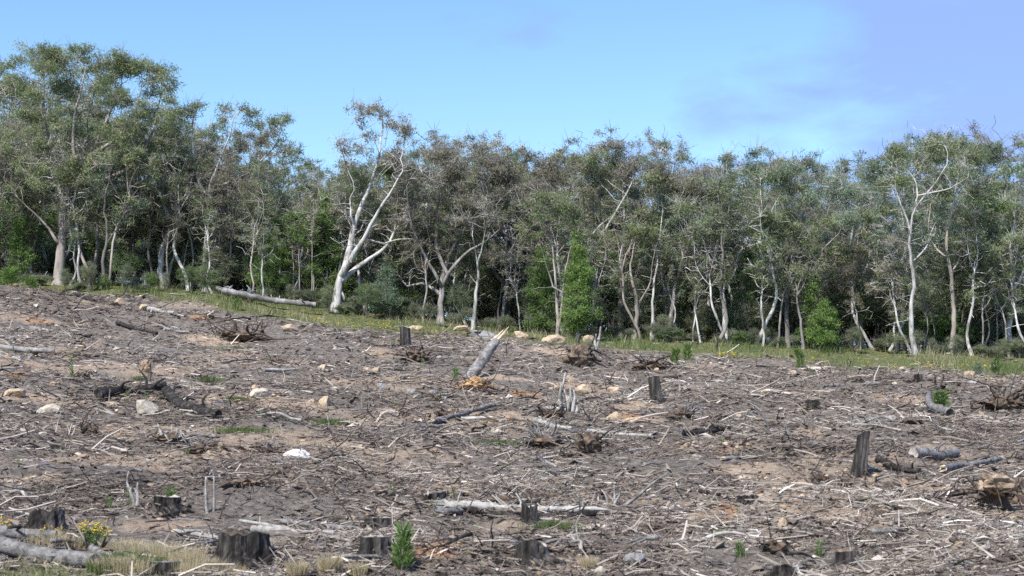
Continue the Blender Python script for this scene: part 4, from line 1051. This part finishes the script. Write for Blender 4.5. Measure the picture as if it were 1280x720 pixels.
wood_log('dark grey elbow of log with raised end beside the bright green bush', (1188, 522), (1162, 512), 11, 71, 'wood_grey', 'wood_char', stubs=0, lift1=12, bow=0.08)
wood_log('black split slab with pale upper edge before the large soil mound', (1152, 628), (1206, 622), 8, 72, 'wood_char', 'split_wood', stubs=2, rough=0.15, split=True)
wood_log('grey shard log jutting left from the broken slabs below the leaning trunk', (540, 532), (618, 514), 7, 73, 'wood_grey', 'split_wood', stubs=5, rough=0.18, split=True, lift1=4)
wood_log('thin pale slab under the grey shard log below the leaning trunk', (552, 524), (612, 526), 5, 74, 'wood_pale', 'split_wood', stubs=2, rough=0.15, split=True)
wood_log('pale flaky bark slab lying flat right of the orange clay specks', (905, 577), (958, 574), 4.5, 75, 'wood_pale', 'split_wood', stubs=1, rough=0.2, split=True)
wood_log('small pale log on bare ground below the turf', (186, 390), (218, 396), 6, 76, 'wood_pale', 'cut_wood', stubs=1)
wood_log('black crooked log lying right below the small pale log', (146, 406), (196, 420), 5, 77, 'wood_char', 'wood_char', stubs=4, rough=0.15)
wood_log('bleached branch lying right of the black crooked log', (205, 414), (236, 418), 4, 78, 'wood_pale', 'cut_wood', stubs=3)
wood_log('thin pale stick ending beside a small green seedling near the bottom', (895, 662), (948, 670), 3, 79, 'wood_pale', 'cut_wood', stubs=2)
wood_log('long white curved branch reaching to the right margin near the bottom', (1236, 690), (1300, 668), 4, 80, 'wood_pale', 'cut_wood', stubs=3, bow=0.1)
wood_log('pair-ended grey log among pale chips at the foot of the forked snag', (220, 668), (330, 680), 6, 81, 'wood_pale', 'split_wood', stubs=4, rough=0.15, split=True)
wood_log('dark slim pointed log on bare litter left of the flat dark stump', (874, 618), (900, 622), 5, 82, 'wood_char', 'wood_char', stubs=0)
wood_log('dark ridge-like twisted root lying below the tall trunk stub', (1036, 606), (1125, 616), 9, 83, 'wood_brown', 'wood_brown', stubs=6, rough=0.25, bow=0.06)
wood_log('flat grey half-buried log right of the upright black stump', (850, 548), (905, 540), 8, 84, 'wood_char', 'wood_grey', stubs=5, rough=0.2)
wood_log('grey thin log among roots left of the upright black stump', (770, 490), (806, 496), 5, 85, 'wood_grey', 'cut_wood', stubs=1)
wood_log('long low dark log lying beyond the small black stump', (1028, 487), (1100, 484), 5, 86, 'wood_grey', 'wood_grey', stubs=2)
wood_log('pale hooked branch on the litter below the pale clay band', (1110, 505), (1138, 492), 3.5, 87, 'wood_pale', 'cut_wood', stubs=2, bow=0.12)
wood_log('pale short slab near the small low black stump', (962, 492), (982, 494), 4.5, 88, 'wood_pale', 'split_wood', stubs=0, split=True)
wood_log('dark log resting at the turf above the black crooked log', (95, 370), (118, 378), 5, 89, 'wood_char', 'wood_char', stubs=2)

# root clumps
root_clump('dark upturned root clump beside the twisted grey snag', 726, 458, 44, 28, 101, 'soil', 'wood_char', 16)
root_clump('large upturned soil mound with dark hollow and hanging white roots by the right margin', 1243, 642, 60, 46, 102, 'soil_tan', 'wood_brown', 18, flat=0.9, over=True)
root_clump('dark tangled root clump right of the large upturned soil mound', 1277, 634, 40, 34, 103, 'soil', 'wood_char', 14)
root_clump('brown root heap with reddish bark by the right margin near the turf', 1250, 514, 62, 20, 104, 'soil', 'wood_brown', 22, wild=1.2)
root_clump('low dark root clump on the slope below the fallen tree', 305, 426, 60, 14, 105, 'soil', 'wood_brown', 18)
root_clump('brown root tangle in front of the small dark round stump', 520, 452, 46, 14, 106, 'soil', 'wood_brown', 16)
root_clump('upturned black root clump beside the short pale log', 735, 566, 40, 26, 107, 'soil', 'wood_char', 18, wild=1.2)
root_clump('grey root heap left of the upturned black root clump', 685, 560, 60, 18, 108, 'soil', 'wood_grey', 16)
root_clump('dark stringy root clump left of the dark ridge-like root', 1022, 607, 22, 16, 109, 'soil', 'wood_brown', 12)
root_clump('black hollow root hump in fine litter before the soil mound', 1102, 646, 24, 10, 110, 'soil', 'wood_brown', 8)
root_clump('tangled dark root heap near the bottom right field edge', 970, 692, 40, 20, 111, 'soil', 'wood_char', 16)
root_clump('brown soil lump with roots before the bottom clay patch', 830, 666, 36, 10, 112, 'soil', 'wood_brown', 8)
root_clump('grey root crown right of the tan boulders', 852, 524, 40, 12, 113, 'soil', 'wood_grey', 12)
root_clump('black root crown left of the broken white snag', 690, 524, 36, 12, 114, 'soil', 'wood_char', 12)
root_clump('dark root crown in the litter right of the pine seedling on the ridge', 112, 544, 28, 14, 115, 'soil', 'wood_char', 12)
root_clump('charred root knot behind the upright black stump', 815, 462, 46, 12, 116, 'soil', 'wood_char', 14)
root_clump('pale rooty heap of splintered wood left of the broken snag pair', 215, 556, 46, 14, 117, 'soil', 'wood_pale', 16)
root_clump('grey rooty heap beside the white rock', 245, 566, 36, 10, 118, 'soil', 'wood_grey', 12)
root_clump('white splintered root crown standing near the silver log', 182, 466, 16, 18, 119, 'soil_tan', 'wood_pale', 12)

rr = random.Random(55)
for i in range(22):
    px = rr.uniform(0, 1280); py = rr.uniform(415 + 60 * px / 1280, 710); s = 0.55 + (py - 400) / 420
    wd = rr.choice(['wood_char', 'wood_brown', 'wood_grey'])
    root_clump('low ' + {'wood_char': 'blackened', 'wood_brown': 'brown', 'wood_grey': 'grey'}[wd] + ' root knot half sunk in the logging litter', px, py, rr.uniform(20, 40) * s, rr.uniform(6, 12) * s, 130 + i, 'soil', wd, 8, 'half sunk root knots: ' + wd[5:])

# rocks
RK = [(62, 516, 27, 13, 'rock_pale', 'pale squat rock alone left of the burnt log'), (325, 497, 24, 13, 'rock_pale', 'pale rounded rock, left one of two beside bright grass'),
      (356, 494, 26, 10, 'rock_pale', 'flat pale rock, right one of two beside bright grass'), (182, 517, 30, 18, 'rock_pale', 'big pale boulder in front of the burnt log'),
      (142, 508, 20, 9, 'rock_tan', 'tan stone under the burnt log\'s left end'), (407, 506, 14, 15, 'rock_tan', 'upright tan stone right of the two pale rocks'),
      (602, 422, 36, 11, 'rock_grey', 'large grey flat boulder behind the leaning broken trunk'), (578, 413, 20, 7, 'rock_tan', 'tan stone at the turf left of the grey boulder'),
      (651, 422, 22, 9, 'rock_tan', 'tan sandstone right of the leaning trunk\'s tip'), (693, 428, 26, 12, 'rock_tan', 'tan sandstone block at the foot of two thin pale stems'),
      (737, 426, 14, 9, 'rock_tan', 'tan sandstone left of the twisted grey snag'), (521, 413, 18, 8, 'rock_tan', 'tan stone with weeds behind the small dark stump'),
      (772, 492, 22, 14, 'rock_tan', 'leaning tan rock left of the upright black stump'), (728, 490, 20, 11, 'rock_tan', 'blocky tan rock right of the broken white snag'),
      (713, 477, 12, 9, 'rock_tan', 'orange-tan rock behind the broken white snag'), (769, 524, 20, 14, 'rock_tan', 'brown cracked boulder with shadowed side below the leaning tan rock'),
      (793, 530, 28, 11, 'rock_tan', 'flat tan boulder right of the brown cracked boulder'), (369, 572, 32, 12, 'rock_white', 'white overhanging rock alone in fine litter'),
      (980, 660, 12, 16, 'rock_tan', 'tan stone standing on edge in pale litter'), (460, 464, 11, 9, 'rock_tan', 'left small tan stone of the three stones in a row'),
      (471, 464, 11, 7, 'rock_tan', 'middle small tan stone of the three stones in a row'), (404, 462, 12, 9, 'rock_tan', 'small tan stone at the thin dark branch'),
      (478, 488, 12, 9, 'rock_grey', 'bluish grey stone in open litter below the three stones'), (515, 492, 11, 8, 'rock_grey', 'bluish grey stone right of the other bluish stone'),
      (555, 502, 12, 10, 'rock_grey', 'pale grey stone left of the orange soil'), (149, 382, 12, 9, 'rock_tan', 'tan stone below the turf beside bark debris'),
      (180, 388, 12, 9, 'rock_tan', 'tan stone beside the small pale log'), (228, 476, 12, 6, 'rock_pale', 'small pale rounded stone beside bright grass'),
      (622, 541, 14, 9, 'rock_pale', 'pale stone above the mid-field grass patch'), (318, 490, 10, 12, 'rock_tan', 'ochre stone left of the pale rounded rock'),
      (360, 412, 20, 8, 'rock_tan', 'tan block below the turf right of the low root clump'), (20, 496, 26, 12, 'rock_tan', 'tan rock by the left margin of the clearing'),
      (670, 708, 20, 10, 'rock_tan', 'tan stone in front of the grey-topped stump'), (750, 716, 14, 12, 'rock_pale', 'pale pointed stone at the near edge of the field'),
      (796, 702, 26, 14, 'rock_grey', 'grey splintered stone block near the field\'s near edge'), (1213, 470, 14, 8, 'rock_tan', 'tan stone under the charred fork in the turf'),
      (990, 470, 14, 8, 'rock_tan', 'tan stone left of the pale clay band'), (1015, 463, 40, 6, 'rock_pale', 'flat pale slab at the near lip of the pale clay band'), (415, 706, 26, 12, 'rock_grey', 'grey rounded stone by the round straw tuft')]
for i, (px, py, w, h, mt, lb) in enumerate(RK): rock(lb, px, py, w, h, mt, 900 + i)
rr = random.Random(9)
for i in range(80):
    px = rr.uniform(-10, 1290); py = rr.uniform(400 + 60 * px / 1280, 716)
    s = rr.uniform(4, 8)
    mt = rr.choice(['rock_tan', 'rock_tan', 'rock_pale', 'rock_grey'])
    rock('small ' + mt[5:] + ' stone lying loose in the logging litter', px, py, s * 1.4, s * 0.8, mt, 1000 + i, 'loose small ' + mt[5:] + ' stones', 'stone')

# ------------------------------------------------------------------ loose branches
def branch_mesh(seed, twigs):
    r = np.random.default_rng(seed)
    P = smooth_path([(-0.5, 0, 0.03)] + [(-0.5 + q / 4 + r.normal(0, 0.02), r.normal(0, 0.06), 0.04 + abs(r.normal(0, 0.03))) for q in range(1, 4)] + [(0.5, r.normal(0, 0.08), 0.02)], 0.09)
    m = MB(); m.add(*tube(P, np.linspace(0.03, 0.009, len(P)), 6, True, 0.08, r))
    for q in range(twigs):
        i = r.integers(2, len(P) - 2); d = unit(np.array([r.uniform(0.1, 1), r.normal(0, 0.8), r.uniform(-0.1, 0.9)])); L = r.uniform(0.12, 0.4)
        PP = smooth_path([P[i], P[i] + d * L * 0.5 + r.normal(0, 0.03, 3), P[i] + d * L + r.normal(0, 0.05, 3)], 0.1)
        m.add(*tube(PP, np.linspace(0.013, 0.004, len(PP)), 4, False))
    me = m.mesh('branch', True); me.materials.append(M['wood_grey'])
    return me
BR = [branch_mesh(1200 + i, [0, 2, 3, 5][i % 4]) for i in range(12)]
BL = [('wood_pale', 'bleached bare branch lying loose in the logging litter', 'bleached loose branches'), ('wood_grey', 'grey bare branch lying loose in the logging litter', 'grey loose branches'),
      ('wood_char', 'blackened bare branch lying loose in the logging litter', 'blackened loose branches')]
for i in range(290):
    y = 27.5 * (97 / 27.5) ** rr.random(); x = rr.uniform(-0.31, 0.31) * y
    if turf_of(np.array([x]), np.array([y]))[0] > 0.5: continue
    kd = rr.choices(BL, (0.09, 0.55, 0.36))[0]
    L = (0.35 + 1.1 * rr.random() ** 1.7) * (0.75 + y / 160)
    o = obj('loose_branch', rr.choice(BR), None, None, (x, y, Hs(x, y) + 0.02 + rr.uniform(0, 0.08)), rr.uniform(0, 6.28), (L, L, L * rr.uniform(0.8, 1.5)), kd[1], 'branch', kd[2])
    o.rotation_euler = (rr.gauss(0, 0.3), rr.gauss(0, 0.11), o.rotation_euler[2])
    o.material_slots[0].link = 'OBJECT'; o.material_slots[0].material = M[kd[0]]

# ------------------------------------------------------------------ litter nobody could count
def scatter(n, ymin=23.0, ymax=100.0, clay_keep=0.45):
    y = ymin * (ymax / ymin) ** rng.random(n); x = rng.uniform(-0.34, 0.34, n) * (y + 3)
    cl = clay_of(x, y); tf = turf_of(x, y)
    wind = np.clip(0.25 + 2.0 * (vnoise(x * 0.45 + y * 0.1, y * 0.33, 71) - 0.12), 0.2, 1)     # raked into windrows and bare runs
    keep = (rng.random(n) < 1 - (1 - clay_keep) * cl) & (rng.random(n) < 1 - 0.9 * tf) & (rng.random(n) < wind)
    return x[keep], y[keep], cl[keep]
def tint_mix(x, y, n):
    t = np.where(rng.random(n) < 0.15, rng.normal(0.7, 0.12, n), rng.normal(0.42, 0.16, n))
    return np.clip(t + 0.55 * fbm(x * 0.25, y * 0.22, 41, 3), 0, 1)
lit = MB()
def strew(n, med, sd, lo, hi, bend, rmin, rmax):
    x, y, cl = scatter(n); n = len(x)
    L = np.clip(np.exp(rng.normal(math.log(med), sd, n)), lo, hi) * (0.8 + y / 150)
    a = rng.uniform(0, 6.283, n); e = np.where(rng.random(n) < 0.07, rng.normal(0.6, 0.3, n), rng.normal(0.04, 0.16, n))
    D = np.c_[np.cos(a) * np.cos(e), np.sin(a) * np.cos(e), np.sin(e)] * L[:, None]
    heap = np.clip(vnoise(x * 0.45 + y * 0.1, y * 0.33, 71) - 0.55, 0, 1) * 0.6 + np.clip(fbm(x * 0.6, y * 0.5, 31, 3), 0, 1) * 0.25
    S = np.c_[x, y, H(x, y) + rng.uniform(0.0, 0.03, n) + heap * rng.random(n)]
    R = np.clip(L * rng.uniform(0.015, 0.045, n), rmin, rmax) * (0.85 + y / 200)
    if bend:
        V, Qd = sticks(S, D, R, bend, 0.5); lit.add(V, Qd, None, np.repeat(tint_mix(x, y, n), 9))
    else:
        V, Qd = straight(S, D, R, 0.55); lit.add(V, Qd, None, np.repeat(tint_mix(x, y, n), 6))
strew(38000, 0.3, 0.5, 0.1, 1.0, 0.1, 0.004, 0.026)
strew(135000, 0.14, 0.5, 0.05, 0.45, 0, 0.004, 0.014)
obj('twig_litter', lit.mesh('twig_litter'), M['litter'], kind='stuff', label='grey and brown twigs strewn over the whole clearing', cat='twigs')
x, y, cl = scatter(110000); n = len(x)
a = rng.uniform(0, 6.283, n); s = np.clip(np.exp(rng.normal(-2.8, 0.55, n)), 0.02, 0.24) * (0.8 + y / 120)
ca, sa = np.cos(a), np.sin(a); z = H(x, y) + rng.uniform(-0.01, 0.03, n); q = rng.normal(0, 0.3, n)
w = s * rng.uniform(0.2, 0.55, n)
V = np.stack([np.c_[x - ca * s, y - sa * s, z - 0.01], np.c_[x + ca * s, y + sa * s, z + q * s], np.c_[x - sa * w, y + ca * w, z + rng.normal(0.3, 0.4, n) * w], np.c_[x + sa * w * 0.5, y - ca * w * 0.5, z + w * rng.uniform(0.2, 0.9, n)]], 1).reshape(-1, 3)
T = (np.array([[0, 1, 3], [1, 2, 3], [2, 0, 3], [0, 2, 1]])[None] + (np.arange(n) * 4)[:, None, None]).reshape(-1, 3)
m = MB(); m.add(V, None, T, np.repeat(np.clip(tint_mix(x, y, n) * 0.85, 0, 0.8), 4))
obj('bark_chips', m.mesh('bark_chips'), M['litter'], kind='stuff', label='chips and flakes of bark covering the clearing', cat='bark chips')
x, y, cl = scatter(9000, clay_keep=1.0); n = len(x)
v0, f0 = ICO0
s = np.clip(np.exp(rng.normal(-3.5, 0.5, n)), 0.012, 0.1) * (0.8 + y / 120)
V = v0[None] * (1 + rng.normal(0, 0.2, (n, 12, 1))) * s[:, None, None] * np.array([1, 1, 0.75]) + np.c_[x, y, H(x, y) + s * 0.3][:, None, :]
T = (f0[None] + (np.arange(n) * 12)[:, None, None]).reshape(-1, 3)
m = MB(); m.add(V.reshape(-1, 3), None, T, np.repeat(np.clip(rng.normal(0.28, 0.15, n) + 0.5 * cl, 0, 1), 12))
obj('soil_clods', m.mesh('soil_clods'), M['clod'], kind='stuff', label='crumbs and clods of turned soil over the clearing', cat='soil clods')

# ------------------------------------------------------------------ seedlings, tufts and flowers
def seedling(label, px, py, hpx, wpx, seed, lm='leaf_bright', n=220, group=None, name='pine_seedling', cat='seedling', up=1.2):
    r = np.random.default_rng(seed)
    c = at(px, py); k = c[1] / FPX; h = hpx * k; w = wpx * k / 2
    t = thing(name, label, cat, c, 0, group)
    m = MB(); P = smooth_path([(0, 0, -0.05), (r.normal(0, 0.05) * h, r.normal(0, 0.05) * h, h * 0.5), (r.normal(0, 0.08) * h, 0, h * 0.93)], h / 6)
    m.add(*tube(P, np.linspace(max(0.008, h * 0.02), 0.004, len(P)), 5, True)); obj('stem', m.mesh('stem', True), M['bark_tan'], t)
    f = r.uniform(0.08, 1, n); a = r.uniform(0, 6.283, n); q = w * 0.5 * (1.1 - 0.6 * f) * r.random(n)
    fi = f * (len(P) - 1); i0 = np.minimum(fi.astype(int), len(P) - 2)
    base = P[i0] + (P[i0 + 1] - P[i0]) * (fi - i0)[:, None] + np.c_[np.cos(a) * q, np.sin(a) * q, np.zeros(n)]
    d = np.c_[np.cos(a), np.sin(a), np.full(n, up) + r.normal(0, 0.3, n)]; d = unit(d)
    L = np.minimum(w * 0.9, h * 0.5) * r.uniform(0.6, 1.2, n); b = unit(np.cross(d, r.normal(0, 1, (n, 3)))); ww = np.clip(L * 0.12, 0.006, 0.05)
    V = np.stack([base, base + d * (L * 0.5)[:, None] + b * ww[:, None] / 2, base + d * L[:, None], base + d * (L * 0.5)[:, None] - b * ww[:, None] / 2], 1).reshape(-1, 3)
    m = MB(); m.add(V, np.arange(n * 4).reshape(n, 4), None, np.repeat(np.clip(r.normal(0.45, 0.2, n), 0, 1), 4))
    obj('needles' if 'pine' in name else 'leaves', m.mesh('needles'), M[lm], t)
seedling('tall bright green pine seedling beside the weathered grey stumps', 502, 713, 54, 34, 1, n=420, up=1.1)
seedling('narrow dark green pine seedling standing alone on the left slope', 89, 474, 27, 9, 2, 'leaf_green', 260, up=2)
seedling('small green seedling left of the leaning broken trunk\'s foot', 568, 477, 16, 12, 3)
seedling('left bushy green seedling of the pair below the turf', 844, 456, 18, 18, 4, 'leaf_green', 300)
seedling('right bushy green seedling of the pair below the turf', 860, 452, 20, 16, 5, 'leaf_green', 300)
seedling('dark green pine seedling left of the pale clay band', 1000, 462, 24, 16, 6, 'leaf_green', 320, up=1.5)
seedling('round bright green leafy bush beside the dark elbow of log', 1176, 508, 18, 30, 7, 'leaf_bright', 420, name='leafy_bush', cat='bush', up=0.5)
seedling('small upright green seedling in litter left of the curved splinter snag', 138, 638, 18, 10, 8)
seedling('green shoots at the foot of the curved splinter snag', 163, 632, 22, 10, 9, name='green_shoots', cat='plant')
seedling('bright green leafy clump behind the low black stump', 214, 622, 13, 18, 10, name='leafy_clump', cat='plant', up=0.5)
seedling('dark green shrublet below the fallen tree\'s near end', 296, 388, 14, 12, 11, 'leaf_green')
seedling('tall thin green weed at the grey stone row in front of the crumbling stump', 566, 630, 20, 8, 12, 'leaf_green')
seedling('green seedling at the end of the thin pale stick', 899, 676, 14, 10, 13)
seedling('bushy green grass-like seedling near the tangled dark root heap', 925, 696, 16, 16, 14)
seedling('green seedling near the rounded brown stump', 1025, 700, 20, 14, 15)
seedling('green leafy shoot beside the burnt log on pale rocks', 158, 504, 14, 9, 16, 'leaf_green')
seedling('bright green bush at the turf left of the tallest gum', 38, 362, 14, 30, 17, name='leafy_bush', cat='bush', up=0.6, n=400)
seedling('green bush among grass left of the tallest gum\'s foot', 12, 356, 20, 30, 18, name='leafy_bush', cat='bush', up=0.6, n=400)
seedling('grey-green shrublet in the turf right of the slim white edge gum', 1222, 470, 14, 16, 19, 'leaf_blue', name='leafy_bush', cat='bush', up=0.6)
seedling('fresh green grassy bush in the turf by the right margin', 1245, 468, 20, 18, 20, 'leaf_green', name='leafy_bush', cat='bush', up=1.2)
rr = random.Random(19)
for i in range(70):
    px = rr.uniform(-10, 1290); py = rr.uniform(405 + 60 * px / 1280, 716)
    seedling('tiny green seedling sprouting alone from the logging litter', px, py, rr.uniform(5, 11), rr.uniform(6, 11), 100 + i, rr.choice(['leaf_bright', 'leaf_green']), 50, 'tiny seedlings across the clearing', 'green_seedling', up=rr.uniform(0.6, 1.6))

TG = [tuft(60 + i, 0.62, 0.13, 800, 0.015, M['grass'], (0.24, 0.2), True) for i in range(3)]
for px, py, wpx, lb in ((300, 541, 46, 'bright grass patch left of the white rock'), (298, 503, 30, 'bright grass patch left of the two pale rocks'), (624, 556, 46, 'bright grass patch below the pale stone in mid field'),
                        (412, 530, 50, 'thin grass patch in front of the upright tan stone'), (258, 477, 40, 'faint grass patch right of the small pale rounded stone'), (290, 437, 30, 'small grass patch below the low dark root clump'),
                        (690, 660, 40, 'thin green weeds in front of the black stump block'), (176, 475, 22, 'grass patch in front of the white splintered root crown')):
    c = at(px, py); s = wpx * c[1] / FPX
    obj('grass_patch', TG[px % 3], None, None, c, px, (s, s * 1.5, 1.0), lb, 'grass', None, 'stuff')
TS = tuft(70, 0.16, 0.26, 900, 0.006, M['straw'], (0.6, 0.25))
for px, py, s, lb in ((412, 716, 1.1, 'round pale straw tuft right of the big charred stump'), (448, 722, 0.8, 'smaller pale straw tuft right of the round straw tuft'), (372, 722, 1.0, 'loose straw tuft in front of the big charred stump'),
                      (735, 712, 0.7, 'pale grass tuft near the pointed pale stone')):
    obj('straw_tuft', TS, None, None, at(px, py), px, s, lb, 'grass tuft')
TD = tuft(71, 0.35, 0.24, 700, 0.007, M['straw'], (0.5, 0.3))
for i, (px, py) in enumerate(((90, 684), (150, 690), (175, 694), (200, 700), (230, 706), (255, 714), (140, 712), (165, 716), (60, 682), (240, 720), (280, 720))):
    obj('dry_grass_tuft', TD, None, None, at(px, py), i * 1.3, (1, 1, 0.8 + 0.1 * (i % 5)), 'feathery dry grass tuft between the foreground log and the charred stump', 'grass tuft', 'dry tufts by the foreground log')
TW = tuft(72, 0.3, 0.2, 400, 0.012, M['grass'], (0.2, 0.15))
for i, (px, py) in enumerate(((150, 706), (170, 708), (132, 716), (185, 712))):
    obj('weed_tuft', TW, None, None, at(px, py), i * 1.7, 1.0, 'green weed tuft beside the foreground log\'s cut end', 'weeds', 'green weeds by the foreground log')

def flower_weed(label, px, py, hpx, wpx, n, seed, group=None):
    r = np.random.default_rng(seed)
    c = at(px, py); k = c[1] / FPX; h = hpx * k; w = wpx * k / 2
    t = thing('flowering_weed', label, 'flowers', c, 0, group)
    st, lv, fl = MB(), MB(), MB()
    a = r.uniform(0, 6.283, n); q = w * np.sqrt(r.random(n)); hh = h * r.uniform(0.6, 1.05, n)
    tops = np.c_[np.cos(a) * q, np.sin(a) * q, hh]
    s0 = tops * np.array([0.25, 0.25, 0]); s0[:, 2] = -0.03
    V, Qd = sticks(s0, tops - s0, np.full(n, max(0.003, k * 0.12)), 0.06, 0.6); st.add(V, Qd)
    C = np.repeat(s0 + (tops - s0) * 0.5, 8, 0) + r.normal(0, 0.22 * h, (n * 8, 3)) * np.array([0.6, 0.6, 1])
    V, Qd = leaf_quads(C, h * 0.2, h * 0.06, -0.6, r); lv.add(V, None, Qd, np.repeat(np.clip(r.normal(0.5, 0.2, n * 8), 0, 1), 3))
    fr = max(0.016, min(k * 1.1, 0.03))
    for p in tops:
        for z in range(3):
            pp = p + r.normal(0, fr * 1.3, 3); v, f = ICO0
            fl.add(v * np.array([fr, fr, fr * 0.55]) * r.uniform(0.6, 1.2) + pp, None, f, float(r.random()))
    obj('stems', st.mesh('stems'), M['leaf_green'], t, kind='stuff'); obj('leaves', lv.mesh('leaves'), M['leaf_green'], t); obj('flowers', fl.mesh('flowers'), M['flower'], t, kind='stuff')
flower_weed('large yellow flowering weed clump behind the thick blue-grey log', 118, 689, 34, 38, 46, 1)
flower_weed('small yellow flowering weed in front of the hollow burnt stump', 70, 680, 18, 16, 9, 2)
flower_weed('yellow flowering weed by the left margin behind the old grey log', 6, 668, 18, 16, 9, 3)
flower_weed('small yellow flowering weed left of the large yellow clump', 54, 676, 14, 8, 4, 4)
flower_weed('low yellow flowers beside the short dark sawn stub', 168, 718, 10, 14, 6, 5)
rr = random.Random(31)
for i in range(40):
    px = rr.choice([rr.uniform(360, 560), rr.uniform(900, 1280), rr.uniform(1080, 1280)])
    d = float(edge_y((px - 640) / FPX * 96)) + rr.uniform(0.2, 3.5)
    x = (px - 640) / FPX * d; c = np.array([x, d, Hs(x, d)])
    _at = at; at = lambda a_, b_, c=c: c
    flower_weed('low yellow wildflowers dotted in the turf along the forest edge', px, 0, rr.uniform(4, 7), rr.uniform(6, 16), 3, 50 + i, 'yellow wildflowers in the turf')
    at = _at
